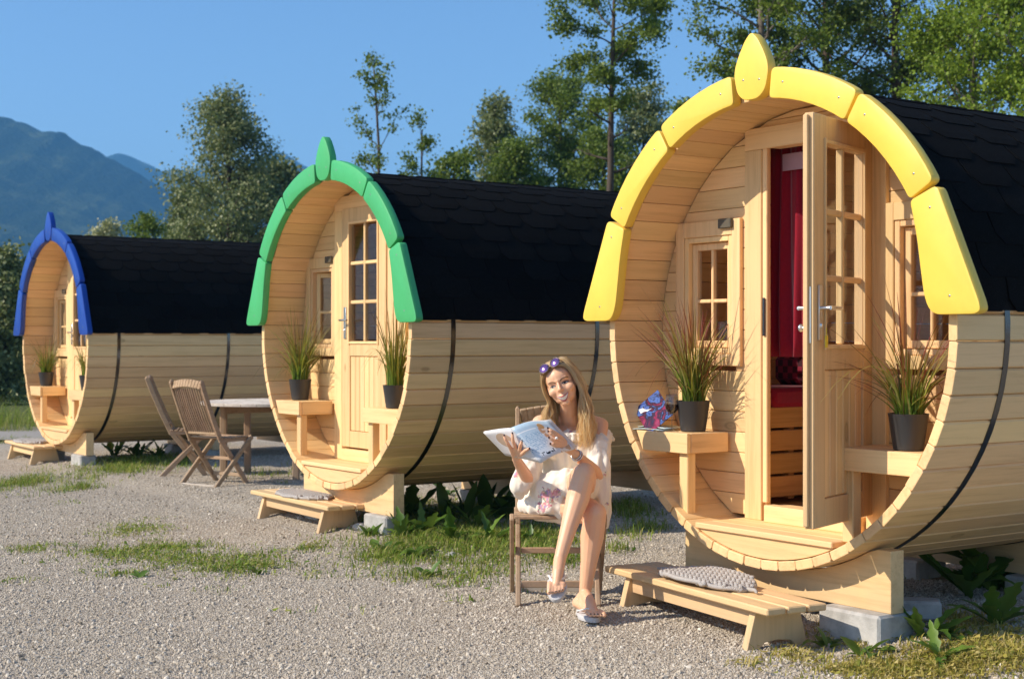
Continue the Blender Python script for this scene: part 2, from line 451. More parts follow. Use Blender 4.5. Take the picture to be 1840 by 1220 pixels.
def chord(z, r=RI - .002): return math.sqrt(max(0, r * r - z * z))
def make_door(parent, hinge, dz, open_ang, mw):
    """leaf hangs from the hinge, extends to -x when closed; outer face towards -y"""
    w, t, z0, z1 = .652, .044, .552 + dz, 2.318 + dz
    root = empty('door'); root.parent = parent; root.location = hinge; root.rotation_euler = (0, 0, open_ang)
    b = MB(); st = .118
    g0, g1 = 1.335 + dz, 2.195 + dz; p0, p1 = .672 + dz, 1.225 + dz
    b.box((-st / 2, -t / 2, (z0 + z1) / 2), (st, t, z1 - z0), ch=.004); b.box((-w + st / 2, -t / 2, (z0 + z1) / 2), (st, t, z1 - z0), ch=.004)
    wi = w - 2 * st; xc = -w / 2
    for a, c in ((z0, p0), (p1, g0), (g1, z1)): b.box((xc, -t / 2, (a + c) / 2), (wi, t - .002, c - a - .001), ch=.003)
    b.box((-w - .008, -t * .28, (z0 + z1) / 2), (.018, t * .5, z1 - z0 - .02), ch=.003)     # rebate
    b.obj('leaf_frame', M_woodz, root)
    n = 6; bw = wi / n
    for k in range(n):
        q = MB(); q.box((xc - wi / 2 + bw * (k + .5), -t / 2, (p0 + p1) / 2), (bw - .0015, t - .018, p1 - p0 - .002), ch=.006); q.obj('panel_board', M_woodz, root)
    q = MB(); q.box((xc, -t / 2, (g0 + g1) / 2), (.024, t - .012, g1 - g0), ch=.005); q.obj('glazing_bar', M_woodz, root)
    hz = (g1 - g0) / 3; hw = wi / 2
    for k in (1, 2):
        for sx in (-1, 1):
            q = MB(); q.box((xc + sx * (hw / 2 + .006), -t / 2, g0 + hz * k), (hw - .013, t - .014, .026), ch=.005); q.obj('glazing_bar', M_woodx, root)
    # moulding round the glass
    q = MB()
    for sx in (-1, 1): q.box((xc + sx * (wi / 2 + .008), -t - .004, (g0 + g1) / 2), (.014, .010, g1 - g0 + .05), ch=.003)
    for zz in (g0 - .012, g1 + .012): q.box((xc, -t - .004, zz), (wi, .0095, .016), ch=.003)
    q.obj('glass_bead', M_woodz, root)
    for k in range(3):
        for sx in (-1, 1):
            q = MB(); q.box((xc + sx * (hw / 2 + .003), -t / 2, g0 + hz * (k + .5)), (hw - .008, .004, hz - .026), ch=.0005); q.obj('pane', M_glass, root)
    hx, hz_ = -w + .055, 1.49 + dz
    q = MB(); q.box((hx, -t - .004, hz_ - .02), (.034, .008, .235), ch=.003)
    q.tube([(hx, -t, hz_), (hx, -t - .05, hz_)], .008, 10); q.tube([(hx, -t - .05, hz_), (hx + .03, -t - .055, hz_), (hx + .115, -t - .052, hz_)], [.009, .009, .008], 10)
    q.ell((hx, -t - .008, hz_ - .075), (.008, .008, .012)); q.obj('handle', M_handle, root, 40)
    q = MB(); q.box((hx, .004, hz_ - .02), (.034, .008, .235), ch=.003); q.tube([(hx, 0, hz_), (hx, .05, hz_)], .008, 10)
    q.tube([(hx, .05, hz_), (hx + .03, .055, hz_), (hx + .115, .052, hz_)], [.009, .009, .008], 10)
    q.tube([(hx, 0, hz_ - .085), (hx, .035, hz_ - .085)], .007, 8); q.ell((hx, .04, hz_ - .085), (.017, .012, .017)); q.obj('inner_handle', M_handle, root, 40)
    q = MB(); q.box((-w - .0015, -t / 2, hz_ - .03), (.006, .02, .24), ch=.001); q.obj('lock_plate', M_handle, root)
    return root
def make_window(parent, uc, dz, sash_open=0):
    root = empty('window'); root.parent = parent; root.location = (uc, WV, dz)
    W2, Z0, Z1 = .245, 1.222, 1.975
    b = MB(); cw = .062
    for sx in (-1, 1): b.box((sx * (W2 - cw / 2), -.012, (Z0 + Z1) / 2), (cw, .024, Z1 - Z0), ch=.003)
    b.box((0, -.012, Z0 + cw / 2), (2 * (W2 - cw), .0235, cw), ch=.003); b.box((0, -.012, Z1 - cw / 2 - .01), (2 * (W2 - cw), .0235, cw + .02), ch=.003)
    b.obj('casing', M_woodz, root)
    b = MB(); iw = W2 - cw; z0, z1 = Z0 + cw, Z1 - cw - .02
    for sx in (-1, 1): b.box((sx * (iw - .016), .012, (z0 + z1) / 2), (.03, .056, z1 - z0), ch=.003)
    for zz in (z0 + .015, z1 - .015): b.box((0, .012, zz), (2 * iw - .064, .0555, .028), ch=.003)
    b.obj('frame', M_woodz, root)
    sw = iw - .034; s0, s1 = z0 + .032, z1 - .032
    sash = empty('sash'); sash.parent = root; sash.location = (-sw, .03, 0); sash.rotation_euler = (0, 0, sash_open)
    b = MB(); f = .036
    for x in (f / 2, 2 * sw - f / 2): b.box((x, 0, (s0 + s1) / 2), (f, .034, s1 - s0), ch=.003)
    for zz in (s0 + f / 2, s1 - f / 2): b.box((sw, 0, zz), (2 * sw - 2 * f, .0335, f), ch=.003)
    zm = (s0 + s1) / 2 - .03
    b.box((sw, -.002, (s0 + s1) / 2), (.017, .030, s1 - s0 - 2 * f), ch=.004)
    for sx in (-1, 1): b.box((sw + sx * (sw / 2 - f / 2 + .004), -.004, zm), (sw - f - .009, .030, .019), ch=.004)
    b.obj('sash_frame', M_woodz, sash)
    for sx in (-1, 1):
        for a, c in ((s0 + f, zm), (zm, s1 - f)):
            q = MB(); q.box((sw + sx * (sw - f) / 2, .004, (a + c) / 2), (sw - f - .003, .004, c - a - .003), ch=.0005); q.obj('pane', M_glass, sash)
    return root
def make_barrel(b, paint, door_off, open_deg, label, sash=0, seed=1):
    rnd = random.Random(seed); dz = ZC[b] - 1.404; zc = ZC[b]
    root = empty('barrel_cabin', (*CEN[b], 0), -TH, label, 'cabin', 'barrel cabins in a row')
    for k in range(NST):
        link('stave', ME_stave, root, (0, rnd.uniform(-.004, .004), zc), (0, 2 * math.pi * (k + .5) / NST, 0))
    # coloured arch boards
    for nm, lst in ARCH.items():
        for k, poly in enumerate(lst):
            q = MB(); q.prism([(x, z + zc) for x, z in poly], -.062, -.006, bev=.006)
            o = q.obj(nm, paint, root, 40)
            xs = [p[0] for p in poly]; zs = [p[1] for p in poly]; s = MB()
            if nm == 'finial_board': pts = [(-.05, 1.17), (.055, 1.16)]
            else:
                a = [(math.degrees(math.atan2(x, z)), math.hypot(x, z)) for x, z in poly]
                lo, hi = min(t[0] for t in a), max(t[0] for t in a)
                pts = []
                for t in ((lo + 4), (hi - 4)):
                    r = 1.145 if abs(t) < 65 else (1.10 if abs(t) < 75 else 1.14)
                    pts.append((r * math.sin(R_(t)), r * math.cos(R_(t))))
            for x, z in pts: link('screw', ME_screw, o, (x, -.0632, z + zc))
    # roof
    q = MB(); n = 60; vs = []; F = []
    for k in range(n + 1):
        a = R_(-86.3 + 172.6 * k / n)
        for r, y in ((RO + .0015, .004), (RO + .0055, .004), (RO + .0055, LEN + .03), (RO + .0015, LEN + .03)): vs.append((r * math.sin(a), y, zc + r * math.cos(a)))
    for k in range(n):
        for j in range(4): F.append((4 * k + j, 4 * k + 4 + j, 4 * k + 4 + (j + 1) % 4, 4 * k + (j + 1) % 4))
    F += [(0, 1, 2, 3), (4 * n + 3, 4 * n + 2, 4 * n + 1, 4 * n)]
    q.add(vs, F); q.obj('roof_felt', M_felt, root, 30)
    pitch = .145 / RO
    for side, rows in ((1, 11), (-1, 3)):
        for r_ in range(rows):
            ang = R_(86.6) - r_ * pitch if side > 0 else (3 - r_) * pitch
            for k in range(11):
                y = .012 + .153 + .31 * (k - (.5 if r_ % 2 else 0)) + rnd.uniform(-.003, .003)
                if y < .10 or y > LEN - .05: 
                    if y > LEN - .05 or y < -.05: continue
                    y = .165
                    if r_ % 2: y = .16
                    continue
                link('shingle', ME_sh[side], root, (0, y, zc), (0, side * ang, 0))
    for r_ in range(1, 11, 2):          # half tabs at the verge
        ang = R_(86.6) - r_ * pitch
        o = link('shingle', ME_sh[1], root, (0, .092, zc), (0, ang, 0)); o.scale = (1, .5, 1)
    for k in range(10):
        o = link('ridge_shingle', ME_sh[1], root, (0, .165 + .31 * k, zc + .004), (0, .075, 0))
    # steel hoops
    for y in (.321, 1.534, 2.747):
        q = MB(); n = 40; vs = []; F = []
        for k in range(n + 1):
            a = R_(84 + 192 * k / n)
            for r, yy in ((RO + .001, -.017), (RO + .0045, -.017), (RO + .0045, .017), (RO + .001, .017)): vs.append((r * math.sin(a), y + yy, zc + r * math.cos(a)))
        for k in range(n):
            for j in range(4): F.append((4 * k + j, 4 * k + (j + 1) % 4, 4 * k + 4 + (j + 1) % 4, 4 * k + 4 + j))
        q.add(vs, F); q.obj('hoop', M_steel, root, 40)
    # front partition of boards with openings
    zt = lambda z: z - zc
    P = .104; z = .47 + dz; U0 = door_off
    holes = [(U0 - .325, U0 + .325, 0, 2.335 + dz)]
    wins = [(-.7, 1), (.715, -1)] if b == 1 else [(-.7 + U0 * .6, 1), (.7 + U0 * .6, -1)]
    for uc, _ in wins: holes.append((uc - .19, uc + .19, 1.28 + dz, 1.91 + dz))
    while z < zc + RI - .02:
        z2 = min(z + P, zc + RI - .006); zm0, zm1 = z, z2
        segs = [(-9, 9)]
        for u0, u1, h0, h1 in holes:
            if zm1 - .02 > h0 and zm0 + .02 < h1:
                ns = []
                for a, c in segs:
                    if u1 <= a or u0 >= c: ns.append((a, c)); continue
                    if u0 > a: ns.append((a, u0))
                    if u1 < c: ns.append((u1, c))
                segs = ns
        for a, c in segs:
            pb, pt = chord(zt(zm0 + .001)), chord(zt(zm1 - .001))
            q = MB(); pl = [(max(a, -pb), zm0 + .001), (min(c, pb), zm0 + .001), (min(c, pt), zm1 - .001), (max(a, -pt), zm1 - .001)]
            if pl[1][0] - pl[0][0] < .015 or pl[2][0] - pl[3][0] < .004:
                continue
            q.prism(ccw(pl), WV, WV + .032, bev=.0045); q.obj('wall_board', M_woodx, root)
        z = z2
    q = MB(); pl = [(RI * .999 * math.sin(R_(t)), zc + RI * .999 * math.cos(R_(t))) for t in range(0, 360, 6)]
    q.prism(ccw(pl), LEN - .06, LEN - .02, bev=.003); q.obj('rear_wall', M_woodx, root)
    # door casing
    q = MB(); co, ci, jw = .455, .338, .275
    for sx in (-1, 1):
        q2 = MB(); q2.box((U0 + sx * (co + ci) / 2, WV - .012, (.455 + 2.305) / 2 + dz), (co - ci, .026, 1.85), ch=.003); q2.obj('door_casing', M_woodz, root)
        q2 = MB(); q2.box((U0 + sx * (ci + .306) / 2, WV - .004, (.545 + 2.31) / 2 + dz), (ci - .306, .026, 1.765), ch=.004); q2.obj('door_jamb', M_woodz, root)
    q2 = MB(); q2.box((U0, WV - .012, 2.305 + dz + .055), (2 * co, .0255, .108), ch=.003); q2.obj('door_casing', M_woodx, root)
    q2 = MB(); q2.box((U0, WV + .022, 2.318 + dz), (2 * .296, .088, .02), ch=.003); q2.obj('door_jamb', M_woodx, root)
    q2 = MB(); q2.box((U0 + .02, WV - .02, .457 + dz + .04), (.62, .07, .083), ch=.003); q2.box((U0, WV + .06, .457 + dz + .06), (.6, .09, .03), ch=.003); q2.obj('threshold', M_woodx, root)
    q2 = MB(); q2.box((U0 - ci + .018, WV - .0245, 1.47 + dz), (.014, .006, .19), ch=.001); q2.obj('strike_plate', M_steel, root)
    make_door(root, (U0 + .330, WV - .026 if open_deg else WV + .012, 0), dz, R_(open_deg), None)
    for uc, sd in wins: make_window(root, uc, dz, sash if sd > 0 else 0)
    q = MB(); q.box((wins[0][0] + .15, WV - .034, 1.952 + dz), (.095, .022, .05), ch=.004); q.obj('air_vent', M_vent, root)
    # porch floor, apron and inner floor
    zf = .455 + dz
    yb = [(-.005, .108), (.109, .215), (.216, .33)]
    for y0, y1 in yb:
        h = chord(zt(zf - .03)); q = MB(); q.box((0, (y0 + y1) / 2, zf - .014), (2 * h - .004, y1 - y0 - .002, .028), ch=.004); q.obj('floor_board', M_woodx, root)
    pl = [(h * s_, zf - .03) for s_, h in ((-1, chord(zt(zf - .03)) - .004), (1, chord(zt(zf - .03)) - .004))]
    hh = chord(zt(zf - .03)) - .004; a1 = math.degrees(math.atan2(hh, zt(zf - .03)))
    arc = [( (RI - .004) * math.sin(R_(a1 + (360 - 2 * a1) * i / 24)), zc + (RI - .004) * math.cos(R_(a1 + (360 - 2 * a1) * i / 24))) for i in range(1, 24)]
    q = MB(); q.prism(ccw([(-hh, zf - .0305), (hh, zf - .0305)] + arc), .012, .04, bev=.003); q.obj('apron_panel', M_woodx, root)
    q = MB(); q.box((0, (WV + LEN) / 2, zf + .05), (2 * chord(zt(zf + .05)) - .01, LEN - WV - .1, .03), ch=.003); q.obj('inner_floor', M_inner, root)
    # corner shelves in the porch
    for sx, ue in ((-1, .535), (1, .432)):
        zs = .885 + dz - (.008 if sx > 0 else 0); v0 = .022
        wall = chord(zt(zs - .02)) - .003; wl = chord(zt(zs - .1)) - .003
        for k in range(3):
            y0 = v0 + .026 + k * .086; q = MB()
            q.box((sx * (ue + .024 + wall) / 2, y0 + .042, zs - .012), (wall - ue - .026, .084, .024), ch=.003); q.obj('shelf_board', M_woodx, root)
        pl = [(sx * ue, zs), (sx * wall, zs), (sx * wl, zs - .1), (sx * ue, zs - .1)]
        q = MB(); q.prism(ccw(pl), v0, v0 + .024, bev=.003); q.obj('shelf_fascia', M_woodx, root)
        q = MB(); q.box((sx * (ue + .012), (v0 + .026 + WV - .026) / 2, zs - .05), (.024, WV - .053 - v0, .0995), ch=.003); q.obj('shelf_fascia', M_wood, root)
        q = MB(); q.box((sx * (ue + .06), v0 + .056, (zf + zs - .1) / 2), (.064, .056, zs - .1 - zf), ch=.004); q.obj('shelf_leg', M_woodz, root)
    # cradles
    for y in (.13, 1.55, 2.7):
        hw = .67; zb = .155; zt_ = .43
        arc = []
        for i in range(25):
            x = hw - .02 - (2 * hw - .04) * i / 24; arc.append((x, zc - math.sqrt((RO + .004) ** 2 - x * x)))
        poly = [(-hw, zb), (hw, zb), (hw, zt_ + dz)] + [(x, min(z_, zt_ + dz - .0)) for x, z_ in arc] + [(-hw, zt_ + dz)]
        q = MB(); q.prism(ccw(poly), y, y + .085, bev=.004); q.obj('cradle', M_woodx, root)
    return root

B1 = make_barrel(1, M_yellow, .035, 109.0, 'wooden barrel cabin with yellow arch boards and its door standing open', seed=3)
B2 = make_barrel(2, M_green, -.055, 0, 'wooden barrel cabin with green arch boards and closed door', sash=R_(24), seed=5)
B3 = make_barrel(3, M_blue, -.02, 0, 'wooden barrel cabin with blue arch boards, smallest and farthest left', seed=9)

# concrete footings under the cradles
for b, nm in ((1, 'yellow'), (2, 'green'), (3, 'blue')):
    for y, where in ((.13, 'front'), (1.55, 'middle'), (2.7, 'rear')):
        if (b == 1 and y > 2): continue
        if b > 1 and y > 2: continue
        for sx in ((-1, 1) if y < 1 else (-1, 1)):
            q = MB(); wl = .35 if b == 1 and sx > 0 and y < 1 else (.46 if b == 1 else .30)
            q.box((0, 0, .06), (wl, .24 if b == 1 else .17, .19), ch=.012); 
            o = q.obj('concrete_footing', M_conc, None, False, WP(b, sx * .50, y + .03, 0), (0, 0, -TH + sx * .02))
            side = 'left' if sx < 0 else 'right'
            tag(o, f'grey concrete footing under the {where} cradle of the {nm} cabin, {side} end', 'footing', 'concrete footings under the cabins')

# ------------------------------------------------------------------ step stools and rope mats
def make_stool(loc, rz, label, L=1.36, D=.33, H=.205):
    root = empty('step_stool', loc, rz, label, 'step stool', 'step stools before the cabins')
    n = 3; w = D / n
    for k in range(n):
        q = MB(); q.box((0, -D / 2 + w * (k + .5), H - .016), (L, w - .008, .032), ch=.006); q.obj('top_board', M_woodx, root)
    for sx in (-1, 1):
        x = sx * (L / 2 - .16); q = MB(); h = H - .033
        prof = [(-.165, 0), (-.105, 0), (-.07, .028), (0, .036), (.07, .028), (.105, 0), (.165, 0), (.118, h), (-.118, h)]
        M = Matrix.Translation((x, 0, 0)) @ Matrix.Rotation(R_(90), 4, 'Z')
        q.prism(ccw(prof), -.021, .021, M, bev=.003); q.obj('leg', M_woodz, root)
    q = MB(); q.box((0, -.095, H - .075), (L - .362, .026, .075), ch=.003); q.obj('rail', M_woodx, root)
    q = MB(); q.box((0, .095, H - .075), (L - .362, .026, .075), ch=.003); q.obj('rail', M_woodx, root)
    return root
ST1 = make_stool(WP(1, -.185, -.165, 0), -TH - R_(8), 'wooden step stool before the yellow cabin, largest of the three')
ST2 = make_stool(WP(2, -.42, .03, 0), -TH - R_(2), 'wooden step stool before the green cabin, between chairs and weeds')
ST3 = make_stool(WP(3, -.72, .0, .01), -TH - R_(2), 'wooden step stool before the blue cabin, farthest left', L=1.25)
m = NT('grey_rope'); cc = m.coord('Object', (1, 1, 1)); wv = m.n('TexWave'); m.l(cc, wv.inputs['Vector']); wv.inputs['Scale'].default_value = 60; wv.inputs['Distortion'].default_value = 4
nz = m.noise(cc, 90, 3); m.set(color=m.mix(nz, (.36, .33, .30), (.60, .56, .52)), rough=.95, spec=.1); m.bump(wv.outputs['Fac'], .6, .004); M_rope = m.mat
def make_mat(parent_stool, loc, rz, label, L=.62, rows=6, seed=1, lift=0):
    """mat knotted from thick rope: side by side chains of interlocking loops, tapering to both ends"""
    rnd = random.Random(seed); q = MB(); r = .0105; pitch = .050
    for j in range(rows):
        y = (j - (rows - 1) / 2) * pitch
        f = abs(j - (rows - 1) / 2) / (rows / 2); Lj = L * (1 - .55 * f ** 1.8)
        x0 = -L / 2 + .03 + (L - Lj) * .4; n = int(Lj / .0078)
        for ph in (0, 2.094, 4.189):          # three strands plaited together
            pts = []
            for i in range(n):
                px = x0 + i * .0078; w_ = 2 * math.pi * px / .105 + ph + j * .9
                pts.append((px, y + .0165 * math.sin(w_) + rnd.uniform(-.0006, .0006), .0155 + .0085 * math.sin(2 * w_ + .5) + lift * max(0, math.sin(math.pi * (px / L + .5)))))
            q.tube(pts, r * 1.08, 6)
    # binding rope round the edge
    pts = []
    for i in range(40):
        t = i / 39 * 2 * math.pi
        ex = (L / 2 + .005) * math.copysign(abs(math.cos(t)) ** .8, math.cos(t)); ey = (rows * pitch / 2 + .008) * math.sin(t) * (1 - .15 * abs(math.cos(t)))
        pts.append((ex, ey, .012 + lift * max(0, math.sin(math.pi * (ex / L + .5))) + .003 * math.sin(9 * t)))
    q.tube(pts, r * 1.1, 6, cap=False)
    for sx in (-1, 1): q.tube([(sx * L / 2, 0, .012), (sx * (L / 2 + .05), .01, .014), (sx * (L / 2 + .09), -.012, .012)], [.012, .01, .006], 6)
    o = q.obj('rope_mat', M_rope, None, True, loc, (0, 0, rz)); tag(o, label, 'doormat', 'rope mats on the step stools'); return o
def on_stool(st, x, y, z=.2055):
    return st.matrix_basis @ Vector((x, y, z))
for st in (ST1, ST2, ST3): st.matrix_basis
make_mat(ST1, on_stool(ST1, -.02, .01), ST1.rotation_euler.z + .02, 'grey knotted rope mat on the yellow cabin step stool', seed=1, lift=.02)
make_mat(ST2, on_stool(ST2, -.05, .0), ST2.rotation_euler.z, 'grey knotted rope mat on the green cabin step stool', L=.66, seed=2)
make_mat(ST3, on_stool(ST3, -.1, .0), ST3.rotation_euler.z, 'grey knotted rope mat on the blue cabin step stool', L=.66, seed=3)
# ------------------------------------------------------------------ things in and on the porches
def PX(x, y, d): return Vector(((x - 920) / 2610 * d, d, CAMH - (y - 614.5) / 2610 * d))
M_pot = plain('dark_grey_plastic', (.035, .034, .034), .42, bump=.03, bscale=20)
M_soil = plain('potting_soil', (.02, .013, .008), .95)
def grass_mat(name, red=.5):
    m = NT(name); at = m.n('Attribute'); at.attribute_name = 'tip'; g = m.n('NewGeometry')
    base = m.ramp(g.outputs['Random Per Island'], [(0, (.08, .15, .018)), (.4, (.17, .27, .028)), (.8, (.28, .36, .045)), (1, (.42, .36, .11))])
    f = m.math('MULTIPLY', m.ramp(at.outputs['Fac'], [(.2, 0.0), (.75, 1.0)]), m.ramp(g.outputs['Random Per Island'], [(0, 1.0), (.55, .9), (.85, .35), (1, .0)]))
    c = m.mix(m.math('MULTIPLY', f, red), base, (.26, .030, .038))
    m.set(color=c, rough=.45, spec=.35)
    tr = m.n('BsdfTranslucent'); m.l(c, tr.inputs[0]); mx = m.n('MixShader'); mx.inputs[0].default_value = .35
    m.l(m.b.outputs[0], mx.inputs[1]); m.l(tr.outputs[0], mx.inputs[2]); m.l(mx.outputs[0], m.out.inputs[0]); return m.mat
M_bloodgrass = grass_mat('blood_grass', .9)
M_redgrass = grass_mat('blood_grass_red', 1.0)
M_grassdry = grass_mat('blood_grass_less_red', .55)
def blades(n, spread, height, seed, base_r=.055, w=.0072, droop=1.15, segs=9, long=14):
    """curved grass blades: (V, F, tip)"""
    r = np.random.default_rng(seed); V = []; F = []; T = []
    for _i in range(n):
        a = r.uniform(0, 2 * np.pi); rb = base_r * np.sqrt(r.uniform()); h = height * (.30 + .80 * r.uniform() ** .9); out = spread * (.08 + 1.25 * r.uniform() ** 1.5)
        a2 = a + r.normal(0, .5); dr = droop * r.uniform() ** 2
        if _i < long: h = height * r.uniform(.75, 1.0); out = spread * r.uniform(1.1, 1.75); dr = r.uniform(.55, 1.05)
        bx, by = rb * np.cos(a), rb * np.sin(a); ww = w * r.uniform(.6, 1.3); tw = r.uniform(0, 2 * np.pi)
        px, py = -np.sin(a2 + tw * .3), np.cos(a2 + tw * .3); o = len(V)
        for k in range(segs + 1):
            t = k / segs; hor = out * (t ** 1.7); z = h * (t - dr * t ** 3 * .9)
            x, y = bx + np.cos(a2) * hor, by + np.sin(a2) * hor; q = ww * (1 - t ** 2.2) * .5 + .0004
            V += [(x - px * q, y - py * q, z), (x + px * q, y + py * q, z + .3 * q)]; T += [t, t]
            if k: F.append((o + 2 * k - 2, o + 2 * k - 1, o + 2 * k + 1, o + 2 * k))
    return np.array(V), np.array(F), np.array(T)
def blade_obj(name, n, spread, height, seed, mat, parent, loc, **k):
    V, F, T = blades(n, spread, height, seed, **k)
    me = np_mesh(name, V, F, mat, smooth=True); at = me.attributes.new('tip', 'FLOAT', 'POINT'); at.data.foreach_set('value', T.astype(np.float32))
    return link(name, me, parent, loc)
def potted(b, u, v, z, label, seed, n=170, spread=.19, height=.46, mat=None, s=1.0):
    root = empty('potted_grass', WP(b, u, v, z), random.uniform(0, 6), label, 'potted plant', 'potted grasses on the porch shelves')
    h = .158 * s; q = MB(); q.lathe([(.0, .001), (.060 * s, .001), (.064 * s, .004), (.086 * s, h - .004), (.088 * s, h), (.083 * s, h), (.080 * s, h - .012), (.079 * s, h - .02)], 32)
    q.obj('pot', M_pot, root, 35)
    q = MB(); q.lathe([(.0, h - .022), (.0795 * s, h - .0205)], 24); q.obj('soil', M_soil, root)
    o = blade_obj('grass_blades', n, spread, height, seed, mat or M_bloodgrass, root, (0, 0, h - .022)); tag(o, kind='stuff')
    return root
d2, d3 = ZC[2] - 1.404, ZC[3] - 1.404
potted(1, -.660, .175, .8865, 'red tipped grass in dark pot beside the wine glass', 21, n=240, spread=.24, height=.58)
potted(1, .765, .130, .8785, 'sparse drooping red grass in dark pot under the right yellow cabin window', 22, n=130, spread=.34, height=.58, mat=M_redgrass)
potted(2, -.80, .165, .8865 + d2, 'bushy grass in dark pot on the left shelf of the green cabin', 23, n=220, spread=.26, height=.60, mat=M_grassdry)
potted(2, .66, .150, .8785 + d2, 'upright grass in dark pot on the right shelf of the green cabin', 24, n=150, spread=.15, height=.64, mat=M_grassdry)
potted(3, -.78, .165, .8865 + d3, 'grass in dark pot on the left shelf of the blue cabin', 25, n=150, spread=.2, mat=M_grassdry)
potted(3, .66, .150, .8785 + d3, 'grass in dark pot half hidden on the right shelf of the blue cabin', 26, n=110, spread=.16, height=.5, mat=M_grassdry)

# wine glass
def wine_glass():
    root = empty('wine_glass', WP(1, -.722, .085, .8865), 0, 'stemmed glass of red wine standing before the brochures', 'wine glass')
    mg = NT('thin_glass'); mg.set(color=(1, 1, 1), rough=.0, trans=1.0, ior=1.45)
    pr = [(0, 0), (.033, .0005), (.034, .002), (.02, .004), (.005, .009), (.0036, .02), (.0036, .075), (.006, .083), (.018, .092), (.030, .108), (.0365, .128), (.0365, .148), (.033, .172), (.0285, .192)]
    inn = [(.0275, .192), (.032, .172), (.0355, .148), (.0355, .128), (.029, .109), (.017, .0935), (.0, .0875)]
    q = MB(); q.lathe(pr + inn, 28); q.obj('bowl_and_stem', glass_mat('clear_glass', (.97, .97, .97), 1.4), root, True)
    mw = NT('red_wine'); mw.set(color=(.018, .001, .003), rough=.05)
    q = MB(); q.lathe([(0, .089), (.0165, .095), (.0285, .1105), (.0348, .128), (.0350, .139), (0, .139)], 28); q.obj('wine', mw.mat, root, 40)
wine_glass()
# brochures
def brochures():
    m = NT('glossy_print'); tc = m.coord('Object', (8, 8, 8)); vo = m.n('TexVoronoi'); m.l(tc, vo.inputs['Vector']); vo.inputs['Scale'].default_value = 1.6; vo.feature = 'F1'
    nz = m.noise(tc, 1.3, 4, .6, 1.5)
    c = m.ramp(nz, [(.22, (.004, .005, .02)), (.36, (.01, .03, .18)), (.43, (.08, .16, .45)), (.48, (.012, .008, .03)), (.54, (.05, .006, .03)), (.60, (.22, .006, .045)), (.68, (.32, .03, .09)), (.74, (.012, .012, .05)), (.85, (.04, .25, .42))])
    c = m.mix(m.math('GREATER_THAN', vo.outputs['Distance'], .78), c, (.75, .78, .8)); m.set(color=c, rough=.25, spec=.5); mp = m.mat
    m2 = NT('pale_print'); nz = m2.noise(m2.coord('Object', (8, 20, 8)), 1.2, 4, .6, 1); m2.set(color=m2.ramp(nz, [(.3, (.72, .76, .74)), (.5, (.5, .62, .62)), (.58, (.55, .35, .16)), (.66, (.06, .12, .38)), (.8, (.65, .68, .7))]), rough=.3)
    mpale = m2.mat; mw = plain('paper_edge', (.78, .77, .74), .7)
    z = .8868
    for k, (u, v, rz, lift, lab) in enumerate(((-.885, .105, .25, 0, 'pale glossy brochure lying lowest under the fanned brochures'), (-.87, .13, .05, .006, 'blue and white brochure lying open behind the wine glass'))):
        q = MB(); n = 8; vs = []; F = []
        for i in range(n + 1):
            x = -.105 + .21 * i / n; zz = .003 + lift * .6 + .010 * math.sin(math.pi * i / n) * (1 if k else .6)
            for y in (-.072, .072): vs += [(x, y, zz), (x, y, zz - .003)]
        for i in range(n):
            a = 4 * i; F += [(a, a + 4, a + 6, a + 2), (a + 1, a + 3, a + 7, a + 5), (a, a + 1, a + 5, a + 4), (a + 2, a + 6, a + 7, a + 3)]
        F += [(0, 2, 3, 1), (4 * n, 4 * n + 1, 4 * n + 3, 4 * n + 2)]
        q.add(vs, F); o = q.obj('brochure', mpale, None, True, WP(1, u, v, z + lift), (0, 0, -TH + rz)); tag(o, lab, 'brochure', 'brochures on the porch shelf')
    # propped brochure leaning back, standing on one corner
    q = MB(); q.box((0, 0, 0), (.165, .004, .225), ch=.001)
    R = Matrix.Rotation(-TH + R_(8), 4, 'Z') @ Matrix.Rotation(R_(-33), 4, 'X') @ Matrix.Rotation(R_(-50), 4, 'Y')
    o = q.obj('brochure', mp); M = R.copy(); M.translation = WP(1, -.885, .10, .8865 + .092); o.matrix_world = M
    tag(o, 'dark blue and crimson glossy brochure propped up on its corner', 'brochure', 'brochures on the porch shelf')
brochures()

